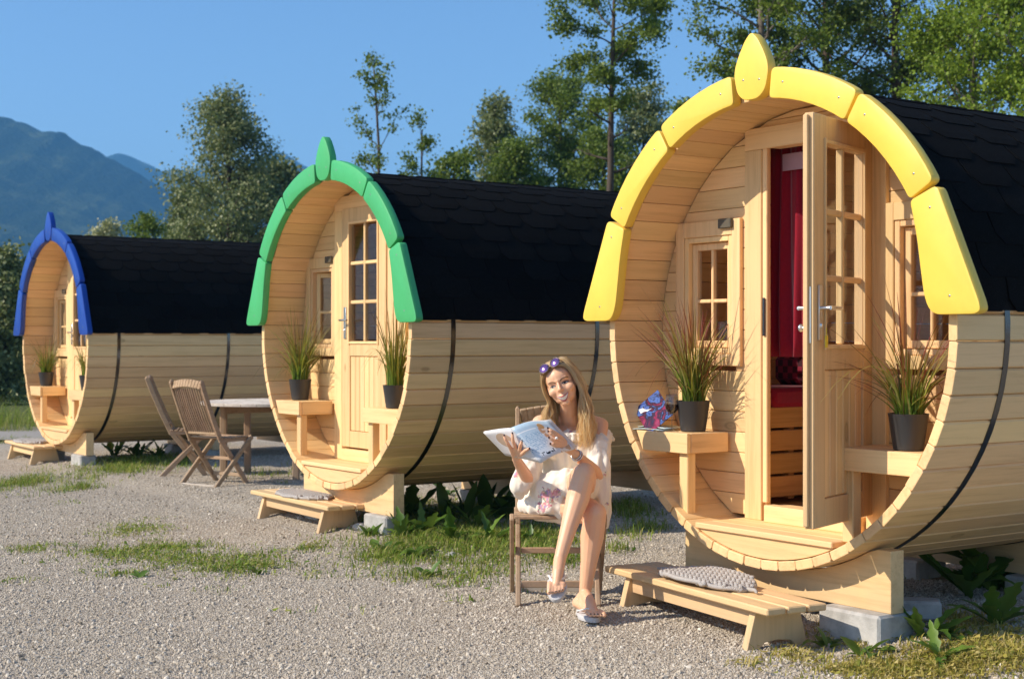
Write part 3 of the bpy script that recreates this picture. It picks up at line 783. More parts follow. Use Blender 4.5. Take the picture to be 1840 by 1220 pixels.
# inside the open cabin
def interior():
    m = NT('red_cloth'); nz = m.noise(m.coord('Object'), 60, 3); m.set(color=m.mix(nz, (.30, .006, .022), (.20, .004, .016)), rough=.85, spec=.15, sheen=.3); mr = m.mat
    V = []; F = []; n = 70; kz = 14; u0, u1 = -.44, -.06
    for i in range(n + 1):
        t = i / n
        for k in range(kz + 1):
            s_ = k / kz; z = 2.33 - 1.06 * s_
            amp = .008 + .016 * s_; y = WV + .135 + amp * math.sin(t * 30 + .6 * math.sin(s_ * 3)) + .006 * math.sin(t * 47 + 2 * s_)
            V.append((u0 + (u1 - u0) * (t - .03 * s_ * math.sin(t * 9)), y, z))
    for i in range(n):
        for k in range(kz): a = i * (kz + 1) + k; F.append((a, a + 1, a + kz + 2, a + kz + 1))
    c = link('curtain', np_mesh('curtain', np.array(V), np.array(F), mr, True), None, (*CEN[1], 0), (0, 0, -TH)); tag(c, 'dark red pleated curtain hanging inside the open cabin door', 'curtain')
    so = c.modifiers.new('cloth', 'SOLIDIFY'); so.thickness = .002
    ml = NT('lace'); ml.set(color=(.42, .24, .26), rough=.8); q = MB(); q.box((-.20, WV + .108, 2.245), (.17, .003, .085), ch=.001); q.obj('lace_band', ml.mat, c)
    root = empty('bed_base', WP(1, -.355, .0, 0), -TH, 'low slatted pine bed base inside the open cabin', 'bed')
    for k in range(4):
        q = MB(); q.box((-.012, 1.60, .552 + .058 + k * .117), (.022, 2.36, .104), ch=.004); q.obj('slat', M_inner, root)
    for y in (.6, 1.7, 2.6): q = MB(); q.box((-.045, y, .76), (.04, .04, .44), ch=.003); q.obj('post', M_inner, root)
    q = MB(); q.box((-.31, 1.62, 1.0), (.60, 2.3, .02), ch=.003); q.obj('deck', M_inner, root)
    q = MB(); q.box((-.255, 1.60, 1.062), (.50, 2.34, .10), ch=.03); o = q.obj('seat_cushion', mr, None, 40, WP(1, -.33, 0, 0), (0, 0, -TH)); tag(o, 'long red seat cushion on the bed inside the open cabin', 'cushion')
    m = NT('checked_cloth'); ck = m.n('TexChecker'); m.l(m.coord('Object'), ck.inputs[0]); ck.inputs['Scale'].default_value = 28; ck.inputs[1].default_value = (.22, .01, .03, 1); ck.inputs[2].default_value = (.05, .006, .012, 1)
    m.set(color=ck.outputs[0], rough=.9)
    q = MB(); q.box((-.30, 1.1, 1.20), (.30, .5, .17), ch=.07); o = q.obj('pillow', m.mat, None, 60, WP(1, -.33, 0, 0), (0, 0, -TH)); tag(o, 'red and black checked pillow inside the open cabin', 'pillow')
    # key with yellow fob in the open door
    my = plain('yellow_fob', (.8, .55, .02), .4); q = MB(); 
    q.tube([(0, 0, 0), (0, 0, -.03)], .0018, 6); q.box((0, 0, -.058), (.022, .006, .052), ch=.002)
    # hinge world position
    hx, hy = .035 + .330, WV - .026; w = .652; a = R_(109.0); lx, ly = -w + .062, -.044 - .030
    px, py = hx + lx * math.cos(a) - ly * math.sin(a), hy + lx * math.sin(a) + ly * math.cos(a)
    o = q.obj('key_fob', my, None, False, WP(1, px, py, 1.405), (0, 0, -TH + a)); tag(o, 'yellow key fob hanging from the open door lock', 'key fob')
interior()

# ------------------------------------------------------------------ folding teak chairs and table
def make_chair(loc, rz, label, slats=13, W=.47, seat_slats=9, grp='folding garden chairs'):
    root = empty('folding_chair', loc, rz, label, 'chair', grp); hw = W / 2
    def stile(x):
        return [Vector((x, -.335, .955)), Vector((x, -.30, .86)), Vector((x, -.20, .62)), Vector((x, -.115, .44)), Vector((x, .06, .22)), Vector((x, .225, .0))]
    for sx in (-1, 1):
        P = stile(sx * (hw - .035)); q = MB()
        for i in range(len(P) - 1):
            d = (P[i + 1] - P[i]).normalized() * .006; q.bar(P[i] - d, P[i + 1] + d, .026, .046, up=(0, 1, .35), ch=.005)
        q.ell((P[0].x, P[0].y, P[0].z), (.014, .02, .022), 10, 6); q.obj('back_leg', M_teak, root)
        q = MB(); q.bar((sx * (hw - .004), .245, .452), (sx * (hw - .004), -.205, 0), .024, .044, up=(0, 1, 1), ch=.005); q.obj('leg', M_teak, root)
        q = MB(); q.bar((sx * (hw - .033), -.13, .425), (sx * (hw - .033), .255, .432), .024, .034, ch=.004); q.obj('seat_rail', M_teak, root)
    iw = 2 * (hw - .05)
    # curved crest rail with cut-outs above, lower rail, slats
    n = 10; q = MB(); pts = []
    for i in range(n):
        t0, t1 = i / n, (i + 1) / n
        f = lambda t: (-iw / 2 + iw * t, -.322 - .012 * math.sin(math.pi * t), .925 + .022 * math.sin(math.pi * t))
        q.bar(f(t0), f(t1), .022, .072, up=(0, .3, 1), ch=.004)
    q.obj('crest_rail', M_teak, root)
    q = MB(); q.bar((-iw / 2, -.145, .495), (iw / 2, -.145, .495), .022, .034, up=(0, .3, 1), ch=.004); q.obj('back_rail', M_teak, root)
    for k in range(slats):
        x = -iw / 2 + iw * (k + .5) / slats; t = (k + .5) / slats; q = MB()
        bow = .014 * math.sin(math.pi * t)
        pp = [(x, -.315 - bow, .90), (x, -.262 - bow, .75), (x, -.205 - bow, .62), (x, -.148, .50)]
        for i in range(3): q.bar(pp[i], pp[i + 1], .010, .017, up=(0, 1, .4), ch=.003)
        q.obj('back_slat', M_teakz, root)
    for k in range(seat_slats):
        y = -.125 + .385 * (k + .5) / seat_slats; q = MB(); q.box((0, y, .447 + .004 * math.cos(k)), (W - .03, .385 / seat_slats - .010, .016), ch=.004); q.obj('seat_slat', M_teakgrey if grp == 'x' else M_teak, root)
    q = MB(); q.box((0, -.195, .018), (W - .034, .020, .034), ch=.004); q.obj('stretcher', M_teakgrey, root)
    q = MB(); q.box((0, .155, .10), (W - .10, .018, .034), ch=.004); q.obj('stretcher', M_teak, root)
    q = MB(); q.box((0, .045, .255), (W - .10, .018, .030), ch=.004); q.obj('stretcher', M_teak, root)
    return root
make_chair((.231, 7.493, .0235), R_(180), 'teak folding chair the woman sits on', slats=9)
make_chair((-2.72, 13.28, .03), R_(-36), 'slatted teak folding chair nearest the table, its back towards us')
make_chair((-3.22, 14.25, .04), R_(-80), 'teak folding chair seen from its side, behind the other slatted chair')
def make_table():
    root = empty('garden_table', (-2.33, 14.05, .04), 0, 'round silvery teak garden table between the green and blue cabins', 'table')
    R = .68; n = 11; w = 2 * R / n
    for k in range(n):
        x0 = -R + w * k + .002; x1 = x0 + w - .004
        def hh(x): return math.sqrt(max(0, R * R - x * x))
        m_ = 5; top = [(x0 + (x1 - x0) * i / m_, hh(x0 + (x1 - x0) * i / m_)) for i in range(m_ + 1)]
        poly = top + [(x, -y) for x, y in top[::-1]]
        if max(abs(p[1]) for p in poly) < .05: continue
        q = MB(); q.prism(ccw(poly), -.735, -.705, Matrix.Rotation(R_(25), 4, 'Z') @ Matrix.Rotation(R_(-90), 4, 'X'), bev=.004); q.obj('top_slat', M_teakgrey, root)
    for a in (52, 142, 232, 322):
        x, y = .50 * math.cos(R_(a + 180 - 15)), .50 * math.sin(R_(a + 180 - 15)); q = MB(); q.box((x, y, .355), (.062, .062, .70), ch=.006); q.obj('leg', M_teakz, root)
    q = MB(); 
    for a in (37, 127): q.bar((-.48 * math.cos(R_(a)), -.48 * math.sin(R_(a)), .66), (.48 * math.cos(R_(a)), .48 * math.sin(R_(a)), .66), .03, .07 if a < 90 else .068, ch=.004)
    q.obj('apron', M_teak, root)
make_table()
# ------------------------------------------------------------------ the seated woman
def capsule(b, p, q, r0, r1, n=14):
    """closed tapered capsule"""
    p, q = Vector(p), Vector(q); d = q - p; L = d.length; t = d / L if L > 1e-6 else Vector((0, 0, 1))
    x = t.orthogonal().normalized(); y = t.cross(x); rings = []
    for k in range(1, 5): a = math.pi / 2 * (1 - k / 4.0); rings.append((p - t * (r0 * math.sin(a)), r0 * math.cos(a)))
    for k in range(1, 4): f = k / 4; rings.append((p + d * f, r0 + (r1 - r0) * f))
    for k in range(0, 4): a = math.pi / 2 * k / 4.0; rings.append((q + t * (r1 * math.sin(a)), r1 * math.cos(a)))
    vs = [tuple(p - t * r0)]; F = []
    for c, r in rings:
        for k in range(n): a = 2 * math.pi * k / n; vs.append(tuple(c + x * (r * math.cos(a)) + y * (r * math.sin(a))))
    vs.append(tuple(q + t * r1)); m_ = len(rings); top = len(vs) - 1
    for k in range(n):
        j = (k + 1) % n; F.append((0, 1 + j, 1 + k)); F.append((top, 1 + (m_ - 1) * n + k, 1 + (m_ - 1) * n + j))
        for i in range(m_ - 1): F.append((1 + i * n + k, 1 + i * n + j, 1 + i * n + n + j, 1 + i * n + n + k))
    b.add(vs, F)
def chain(b, pts, rad, n=14):
    for i in range(len(pts) - 1): capsule(b, pts[i], pts[i + 1], rad[i], rad[i + 1], n)
def remesh(b, voxel, smooth_it=6, fac=.5):
    me = b.mesh('tmp', []); o = bpy.data.objects.new('tmp', me); COL.objects.link(o)
    r = o.modifiers.new('r', 'REMESH'); r.mode = 'VOXEL'; r.voxel_size = voxel; r.adaptivity = 0
    if smooth_it: s_ = o.modifiers.new('s', 'SMOOTH'); s_.iterations = smooth_it; s_.factor = fac
    dg = bpy.context.evaluated_depsgraph_get(); dg.update()
    out = bpy.data.meshes.new_from_object(o.evaluated_get(dg)); bpy.data.objects.remove(o); bpy.data.meshes.remove(me)
    return out
def co_of(me): a = np.empty(len(me.vertices) * 3, np.float32); me.vertices.foreach_get('co', a); return a.reshape(-1, 3)
def set_co(me, a): me.vertices.foreach_set('co', a.astype(np.float32).ravel()); me.update()

def make_woman():
    ROOT = Vector((.235, 7.5, 0))
    root = empty('person', ROOT, 0, 'woman in a cream embroidered dress sitting cross legged reading a magazine', 'person')
    def part(name, me, parent=root):
        o = link(name, me, parent)
        if parent is root: o.location = -ROOT
        return o
    P = lambda x, y, d: PX(x, y, d * .982)
    # head frame: x to the right of the picture, y away from us, z up
    HC = P(1009, 690, 7.46)
    HR = Matrix.Rotation(R_(-12), 3, 'Z') @ Matrix.Rotation(R_(-21), 3, 'Y') @ Matrix.Rotation(R_(2), 3, 'X')
    HM = HR.to_4x4(); HM.translation = HC
    H = lambda x, y, z: HM @ Vector((x, y, z))
    b = MB()
    def hell(c, r): b.ell(c, r, 20, 14, HM)
    hell((0, .014, .028), (.074, .090, .084)); hell((0, -.018, -.026), (.067, .068, .076)); hell((0, -.022, -.066), (.055, .058, .036))
    hell((0, -.060, -.093), (.025, .020, .017)); hell((0, -.030, .035), (.060, .056, .056))
    for s_ in (-1, 1):
        hell((s_ * .041, -.058, -.026), (.027, .023, .023)); hell((s_ * .010, -.094, -.026), (.007, .008, .006)); hell((s_ * .071, .005, -.008), (.008, .017, .028))
    chain(b, [H(0, -.080, .016), H(0, -.094, -.006), H(0, -.102, -.023)], [.0065, .008, .0105])
    chain(b, [H(-.040, -.064, .026), H(0, -.080, .022), H(.040, -.064, .026)], [.010, .010, .010])
    chain(b, [H(-.022, -.074, -.056), H(0, -.083, -.060), H(.022, -.074, -.056)], [.010, .013, .010]); chain(b, [H(-.016, -.070, -.076), H(.016, -.070, -.076)], [.012, .012])
    # neck, shoulders, torso
    nb = P(1025, 757, 7.57); SR, SL = P(970, 760, 7.60), P(1079, 764, 7.57)
    chain(b, [H(.004, .02, -.075), P(1022, 740, 7.54), nb], [.046, .046, .052])
    chain(b, [SR, P(998, 753, 7.59), nb], [.041, .036, .04]); chain(b, [SL, P(1054, 755, 7.575), nb], [.041, .036, .04])
    chest = P(1022, 800, 7.58); waist = P(1010, 850, 7.62); pelv = P(1004, 893, 7.63)
    capsule(b, P(988, 790, 7.59), P(1060, 792, 7.57), .085, .085); chain(b, [chest, waist, pelv], [.10, .095, .12]); capsule(b, P(985, 895, 7.62), P(1040, 893, 7.61), .105, .105)
    for c in (P(996, 803, 7.50), P(1046, 805, 7.49)): b.ell(c, (.052, .05, .056))
    # arms
    ER, WR = P(949, 862, 7.40), P(927, 823, 7.19)
    EL, WL = P(1074, 852, 7.36), P(1033, 815, 7.155)
    mid = lambda a, c, t: a.lerp(c, t)
    chain(b, [SR, mid(SR, ER, .5), ER], [.040, .036, .032]); chain(b, [ER, mid(ER, WR, .3), WR], [.032, .032, .021])
    chain(b, [SL, mid(SL, EL, .5), EL], [.040, .037, .033]); chain(b, [EL, mid(EL, WL, .3), WL], [.033, .033, .0215])
    # hands: palm and five separate bent fingers each
    tips = []
    def hand(wrist, palm_c, knuckles, fingers, thumb, pr=.017):
        for k in knuckles: chain(b, [wrist, mid(wrist, k, .5), k], [.018, .0145, .0100], 10)
        for k0, k1 in zip(knuckles[:-1], knuckles[1:]): capsule(b, mid(wrist, k0, .75), mid(wrist, k1, .75), .0125, .0125, 10)
        for k, f in zip(knuckles, fingers):
            chain(b, [k] + f, [.0096, .0090, .0082, .0070][:len(f) + 1], 10); tips.append((f[-2], f[-1]))
        chain(b, [mid(wrist, palm_c, .3)] + thumb, [.0135, .0115, .0095, .0078][:len(thumb) + 1], 10); tips.append((thumb[-2], thumb[-1]))
    # her right hand supports the back cover from the camera side
    kn = [P(918, 806, 7.090), P(926, 804, 7.072), P(934, 807, 7.062), P(940, 813, 7.060)]
    fg = [[P(912, 796, 7.064), P(908, 789, 7.060), P(906, 783, 7.062)], [P(922, 793, 7.050), P(921, 786, 7.045), P(920.5, 779, 7.048)],
          [P(935, 800, 7.036), P(936.5, 797, 7.024), P(937.5, 793, 7.022)], [P(944, 809, 7.034), P(947.5, 807.5, 7.022), P(950.5, 806, 7.020)]]
    hand(WR, P(926, 812, 7.12), kn, fg, [P(935, 815, 7.19), P(944, 806, 7.17), P(951, 798, 7.15)])
    # her left hand holds the front cover at its far edge
    kn = [P(1009, 786, 7.112), P(1006, 790, 7.096), P(1005, 796, 7.088), P(1006, 802, 7.088)]
    fg = [[P(999, 778, 7.088), P(991, 773.5, 7.076), P(985, 769.5, 7.078)], [P(996, 783, 7.070), P(990, 779, 7.060), P(985.5, 775.5, 7.062)],
          [P(996, 792, 7.058), P(991, 789, 7.044), P(987, 786.5, 7.044)], [P(998, 801, 7.060), P(993, 799, 7.048), P(989.5, 797.5, 7.048)]]
    hand(WL, P(1012, 797, 7.12), kn, fg, [P(1018, 788, 7.165), P(1008, 777, 7.175), P(1000, 769, 7.185)])
    # legs
    HPR, HPL = P(984, 898, 7.60), P(1034, 894, 7.59)
    KL, AL = P(1050, 851, 7.155), P(1006, 1004, 7.02)
    KR, AR = P(1070, 922, 7.19), P(1051, 1066, 7.195)
    chain(b, [HPL, mid(HPL, KL, .45), mid(KL, HPL, .12), KL], [.090, .082, .064, .055]); 
    calf = mid(KL, AL, .30) + Vector((.004, .022, 0)); chain(b, [KL, calf, mid(KL, AL, .62) + Vector((0, .008, 0)), AL], [.054, .058, .041, .029])
    chain(b, [HPR, mid(HPR, KR, .5), mid(KR, HPR, .1), KR], [.090, .082, .064, .055])
    calf = mid(KR, AR, .30) + Vector((0, .022, 0)); chain(b, [KR, calf, mid(KR, AR, .62) + Vector((0, .008, 0)), AR], [.054, .058, .041, .029])
    # feet
    def foot(ankle, heel, ball, toe_dir, side, up):
        chain(b, [ankle, heel], [.027, .025]); capsule(b, ankle, mid(heel, ball, .35), .026, .026); capsule(b, mid(ankle, ball, .35), mid(heel, ball, .6), .026, .023); chain(b, [ankle, mid(ankle, ball, .55) + up * .006, ball], [.030, .027, .020])
        chain(b, [heel, mid(heel, ball, .5), ball], [.024, .021, .021])
        toes = []
        for k in range(5):
            o = (k - 2) * .0155; L_ = (.050, .047, .043, .037, .030)[k] if side > 0 else (.030, .037, .043, .047, .050)[k]
            r = .0115 if (k == 0 and side > 0) or (k == 4 and side < 0) else .0082
            sd = toe_dir.cross(up).normalized(); base = ball + sd * o; tip = base + toe_dir * L_ - up * .006
            chain(b, [base, mid(base, tip, .6) + up * .003, tip], [r * 1.15, r * 1.05, r], 10); toes.append((tip, toe_dir, up))
        for k in range(4): sd = toe_dir.cross(up).normalized(); capsule(b, ball + sd * (k - 2) * .0155, ball + sd * (k - 1) * .0155, .0145, .0145, 10)
        return toes
    heelR = P(1037, 1094, 7.215); ballR = P(1068, 1102, 6.985); heelR.z = .074; ballR.z = .070
    tdR = (ballR - heelR); tdR.z = 0; tdR.normalize(); toesR = foot(AR, heelR, ballR, tdR, 1, Vector((0, 0, 1)))
    ballL = P(1000, 1049, 6.925); tdL = Vector((-.10, -.78, -.60)).normalized(); heelL = ballL - tdL * .135; upL = Vector((-.05, -.60, .80)); upL = (upL - tdL * upL.dot(tdL)).normalized()
    toesL = foot(AL, heelL, ballL, tdL, -1, upL)
    body = remesh(b, .0034, 5, .5)
    m = NT('skin'); p = m.coord('Object'); nz = m.noise(p, 14, 4, .6); n2 = m.noise(p, 300, 2)
    m.set(color=m.mix(nz, (.84, .50, .31), (.76, .41, .24)), rough=.42, spec=.4, sss=.12); m.b.inputs['Subsurface Radius'].default_value = (.02, .008, .004); m.b.inputs['Subsurface Scale'].default_value = .5; m.bump(n2, .05, .001)
    body.materials.append(m.mat); body.polygons.foreach_set('use_smooth', [True] * len(body.polygons))
    bo = part('body', body)
    from mathutils.bvhtree import BVHTree
    V = co_of(body); bvh = BVHTree.FromPolygons([Vector(v) for v in V], [tuple(p.vertices) for p in body.polygons])
    HMi = HM.inverted()
    def face_at(x, z, off=.001):
        o = HM @ Vector((x, -.3, z)); d = HR @ Vector((0, 1, 0)); h = bvh.ray_cast(o, d)
        y = (HMi @ h[0]).y if h[0] is not None else -.07
        return Vector((x, y - off, z))
    def face_patch(outline, name, mat, off=.0012, rows=3):
        """thin patch lying on the face between an upper and a lower curve"""
        up, lo = outline; q = MB(); vs = []; F = []; n = len(up)
        for i in range(n):
            for k in range(rows + 1):
                t = k / rows; x = up[i][0] + (lo[i][0] - up[i][0]) * t; z = up[i][1] + (lo[i][1] - up[i][1]) * t
                vs.append(tuple(HM @ face_at(x, z, off)))
        for i in range(n - 1):
            for k in range(rows): a = i * (rows + 1) + k; F.append((a, a + 1, a + rows + 2, a + rows + 1))
        q.add(vs, F); me = q.mesh(name, mat, True); return part(name, me, bo)
    m_lip = plain('lips', (.46, .115, .105), .35); m_teeth = plain('teeth', (.85, .82, .76), .25); m_white = plain('eye_white', (.72, .70, .68), .25)
    m_iris = plain('iris', (.03, .045, .05), .15); m_lash = plain('lashes', (.025, .014, .01), .6); m_brow = plain('brows', (.17, .09, .045), .7); m_lid = plain('eyelid', (.36, .16, .10), .5)
    N = 12; arc = lambda f, w, x0=0: [(x0 - w + 2 * w * i / N, f(-1 + 2 * i / N)) for i in range(N + 1)]
    for s_ in (-1, 1):
        x0 = s_ * .0335
        face_patch((arc(lambda t: 0.0065 * (1 - t * t) + .002 + .003, .017, x0), arc(lambda t: .0045 * (1 - t * t) + .001, .017, x0)), 'eyelid', m_lid, .0010)
        face_patch((arc(lambda t: .0030 * (1 - t * t) + .001, .0135, x0), arc(lambda t: -.0022 * (1 - t * t), .0135, x0)), 'eye', m_white, .0016)
        face_patch((arc(lambda t: .0036 * math.sqrt(max(0, 1 - t * t)) + .0006, .0058, x0 - .002), arc(lambda t: -.0024 * math.sqrt(max(0, 1 - t * t)) + .0004, .0058, x0 - .002)), 'iris', m_iris, .0024)
        face_patch((arc(lambda t: .0034 * (1 - t * t) + .0040, .0165, x0), arc(lambda t: .0030 * (1 - t * t) + .0005, .0165, x0)), 'eyelash', m_lash, .0032)
        face_patch((arc(lambda t: -.0022 * (1 - t * t) + .0002, .0130, x0), arc(lambda t: -.0022 * (1 - t * t) - .0012, .0140, x0)), 'eyelash', m_lash, .0020)
        face_patch((arc(lambda t: .0275 - .006 * (t * s_ - .2) ** 2 + .001, .020, s_ * .034), arc(lambda t: .0240 - .007 * (t * s_ - .2) ** 2, .020, s_ * .034)), 'eyebrow', m_brow, .0016)
    zc_ = -.0600
    cu = lambda t: zc_ + .015 * t * t - .0015
    cl = lambda t: zc_ + .015 * t * t - .0180 * (1 - t * t) - .0015
    w = .033
    face_patch((arc(cu, w), arc(cl, w)), 'teeth', m_teeth, .0018, 3)
    face_patch((arc(lambda t: cu(t) + .0058 * (1 - abs(t) ** 2.2), w + .001), arc(lambda t: cu(t) - .0008, w + .001)), 'lips', m_lip, .0030, 2)
    face_patch((arc(lambda t: cl(t) + .0008, w), arc(lambda t: cl(t) - .0070 * (1 - t * t), w)), 'lips', m_lip, .0030, 2)
    # nails
    m_nail = plain('dark_nails', (.03, .006, .012), .15); q = MB()
    for a, t in tips:
        d = (t - a).normalized(); c = t + d * .002 + Vector((0, -.0052, .0008)); q.ell(c, (.0042, .0030, .0058), 8, 6)
    for t, d, u in toesR + toesL: q.ell(t + d * .004 + u * .0062, (.0042, .0045, .0030), 8, 6)
    part('nails', q.mesh('nails', m_nail, True), bo)
    # ---------------- dress
    b = MB()
    capsule(b, P(986, 795, 7.59), P(1060, 797, 7.57), .098, .098); chain(b, [P(1020, 800, 7.57), P(1010, 850, 7.60), P(1004, 890, 7.62)], [.118, .118, .142])
    for c in (P(996, 803, 7.495), P(1046, 805, 7.485)): b.ell(c, (.062, .062, .066))
    capsule(b, P(976, 893, 7.60), P(1042, 890, 7.59), .125, .115)
    capsule(b, P(972, 898, 7.52), P(1000, 893, 7.41), .088, .080); chain(b, [HPL, mid(HPL, KL, .50)], [.108, .096]); chain(b, [HPR, mid(HPR, KR, .40)], [.108, .100])
    chain(b, [P(950, 905, 7.50), P(985, 912, 7.38), P(1000, 908, 7.37)], [.056, .036, .034]); chain(b, [P(985, 880, 7.45), P(1020, 868, 7.38)], [.09, .075])
    # sleeves
    chain(b, [SR + Vector((.004, 0, -.062)), mid(SR, ER, .55), mid(SR, ER, .85) + Vector((-.01, 0, -.01)), P(935, 872, 7.40)], [.054, .060, .066, .052]); chain(b, [P(940, 868, 7.40), P(934, 886, 7.42)], [.050, .030])
    chain(b, [SL + Vector((.002, 0, -.055)), mid(SL, EL, .5), mid(SL, EL, .92)], [.054, .062, .058]); chain(b, [mid(SL, EL, .85), P(1083, 890, 7.40), P(1086, 920, 7.42), P(1087, 944, 7.43)], [.058, .046, .034, .020])
    dress = remesh(b, .006, 4, .5)
    V = co_of(dress); Nn = np.empty(len(V) * 3, np.float32); dress.vertices.foreach_get('normal', Nn); Nn = Nn.reshape(-1, 3)
    dsp = np.array([noise.noise((v[0] * 34, v[1] * 34, v[2] * 5)) * .0115 + noise.noise((v[0] * 11 + 5, v[1] * 11, v[2] * 5)) * .006 + noise.noise((v[0] * 60, v[1] * 60, v[2] * 22)) * .0025 for v in V])
    V = V + Nn * dsp[:, None]; set_co(dress, V)
    zl = .902
    bm = bmesh.new(); bm.from_mesh(dress)
    kill = [v for v in bm.verts if v.co.z > zl + .006 * math.sin(v.co.x * 95) + .004 * math.sin(v.co.x * 41 + 1)]
    bmesh.ops.delete(bm, geom=kill, context='VERTS'); bm.to_mesh(dress); bm.free()
    m = NT('cream_crepe'); p = m.geo_pos(); nz = m.noise(p, 220, 3); fold = m.noise(m.geo_pos((40, 40, 9)), 1, 3)
    base = m.mix(m.math('MULTIPLY', fold, .25), (.86, .78, .66), (.74, .63, .50))
    # embroidered flower sprays (on skirt, neckline and sleeves)
    tot = None
    for (x, y, d, r) in ((984, 893, 7.33, .040), (974, 912, 7.34, .026), (1001, 884, 7.32, .022), (1042, 783, 7.44, .022), (1052, 790, 7.45, .018), (1028, 778, 7.45, .016), (1062, 781, 7.46, .016), (928, 852, 7.36, .020), (1086, 850, 7.33, .013), (1090, 905, 7.36, .012), (962, 925, 7.36, .018), (930, 868, 7.35, .013), (1000, 780, 7.45, .014)):
        c = P(x, y, d); vm = m.n('VectorMath', operation='DISTANCE'); g = m.n('NewGeometry'); m.l(g.outputs['Position'], vm.inputs[0]); vm.inputs[1].default_value = (c.x, c.y + .02, c.z)
        f = m.math('SUBTRACT', 1.0, m.math('DIVIDE', vm.outputs['Value'], r * 1.5), True); tot = f if tot is None else m.math('MAXIMUM', tot, f)
    vo = m.n('TexVoronoi'); m.l(p, vo.inputs['Vector']); vo.inputs['Scale'].default_value = 95; sp = m.n('SeparateColor'); m.l(vo.outputs['Color'], sp.inputs[0])
    petal = m.ramp(sp.outputs[0], [(0, (.50, .09, .16)), (.3, (.62, .22, .30)), (.5, (.28, .13, .38)), (.7, (.70, .42, .30)), (.85, (.16, .20, .13)), (1, (.72, .62, .52))], 'CONSTANT')
    thr = m.math('GREATER_THAN', m.math('ADD', tot, m.math('MULTIPLY', m.math('SUBTRACT', sp.outputs[1], .5), .5)), .30)
    base = m.mix(m.math('MULTIPLY', thr, .75), base, petal)
    m.set(color=base, rough=.9, spec=.12, sheen=.2); m.bump(nz, .2, .002)
    dress.materials.append(m.mat); dress.polygons.foreach_set('use_smooth', [True] * len(dress.polygons)); part('dress', dress)
    # ruffled neckline: gathered band round chest and upper arms
    q = MB(); n = 150; pts = []
    ring = [P(955, 778, 7.58), P(962, 780, 7.53), P(985, 781, 7.475), P(1000, 780, 7.445), P(1020, 781, 7.435), P(1042, 781, 7.435), P(1062, 781, 7.47), P(1085, 780, 7.525), P(1098, 780, 7.57), P(1090, 779, 7.64), P(1022, 778, 7.68), P(965, 778, 7.65)]
    vs = []; F = []
    for i in range(n):
        t = i / n * len(ring); k = int(t); f = t - k; a, c = ring[k % len(ring)], ring[(k + 1) % len(ring)]; z0 = ring[k - 1]; z3 = ring[(k + 2) % len(ring)]
        pt = .5 * ((2 * a) + (-z0 + c) * f + (2 * z0 - 5 * a + 4 * c - z3) * f * f + (-z0 + 3 * a - 3 * c + z3) * f ** 3)
        ctr = Vector((.300, 7.434, pt.z)); o = (pt - ctr); o.z = 0; o.normalize(); wv = .0045 * math.sin(i * 1.15) + .003 * math.sin(i * 2.3 + 1)
        for h, out in ((.010, -.012), (.004, 0.004), (-.006, .002), (-.022, .012), (-.036, .010)): vs.append(tuple(pt + o * (out + wv * (1.4 if h < -.01 else .6)) + Vector((0, 0, h + .002 * math.sin(i * .7)))))
    for i in range(n):
        j = (i + 1) % n
        for k in range(4): F.append((5 * i + k, 5 * i + k + 1, 5 * j + k + 1, 5 * j + k))
    q.add(vs, F); o = part('neck_ruffle', q.mesh('neck_ruffle', m.mat, True)); so = o.modifiers.new('cloth', 'SOLIDIFY'); so.thickness = .0015
    # ---------------- hair
    m = NT('blonde_hair'); g = m.n('NewGeometry'); at = m.n('Attribute'); at.attribute_name = 'tip'
    c = m.ramp(g.outputs['Random Per Island'], [(0, (.66, .42, .18)), (.3, (.92, .68, .34)), (.65, (1, .83, .50)), (1, (1, .90, .65))]); c = m.mix(m.math('MULTIPLY', m.math('SUBTRACT', 1.0, at.outputs['Fac'], True), .18), c, (.45, .27, .12))
    m.set(color=c, rough=.38, spec=.45); tr = m.n('BsdfTranslucent'); m.l(c, tr.inputs[0]); mx = m.n('MixShader'); mx.inputs[0].default_value = .55; m.l(m.b.outputs[0], mx.inputs[1]); m.l(tr.outputs[0], mx.inputs[2]); m.l(mx.outputs[0], m.out.inputs[0]); m_hair = m.mat
    rnd = random.Random(4); q = MB(); tipv = []
    q.ell((0, .020, .036), (.078, .096, .085), 24, 16, HM); 
    # cut the cap open over the face
    keep = [i for i, v in enumerate(q.v) if not ((HMi @ Vector(v)).y < -.028 and (HMi @ Vector(v)).z < .085)]
    ks = set(keep); q.f = [f for f in q.f if all(i in ks for i in f)]; q.m = [0] * len(q.f); tipv = [0] * len(q.v)
    def strand(pts, r, n=5):
        P_ = []
        for i in range(len(pts) - 1):
            a, c = pts[i], pts[i + 1]; z0 = pts[max(0, i - 1)]; z3 = pts[min(len(pts) - 1, i + 2)]
            for k in range(3):
                f = k / 3; P_.append(.5 * ((2 * a) + (-z0 + c) * f + (2 * z0 - 5 * a + 4 * c - z3) * f * f + (-z0 + 3 * a - 3 * c + z3) * f ** 3))
        P_.append(pts[-1]); m_ = len(P_); o0 = len(q.v)
        q.tube(P_, [r * (1 - .75 * (i / (m_ - 1)) ** 2.2) for i in range(m_)], n, flat=.55)
        for i in range(m_): tipv.extend([i / (m_ - 1)] * n)
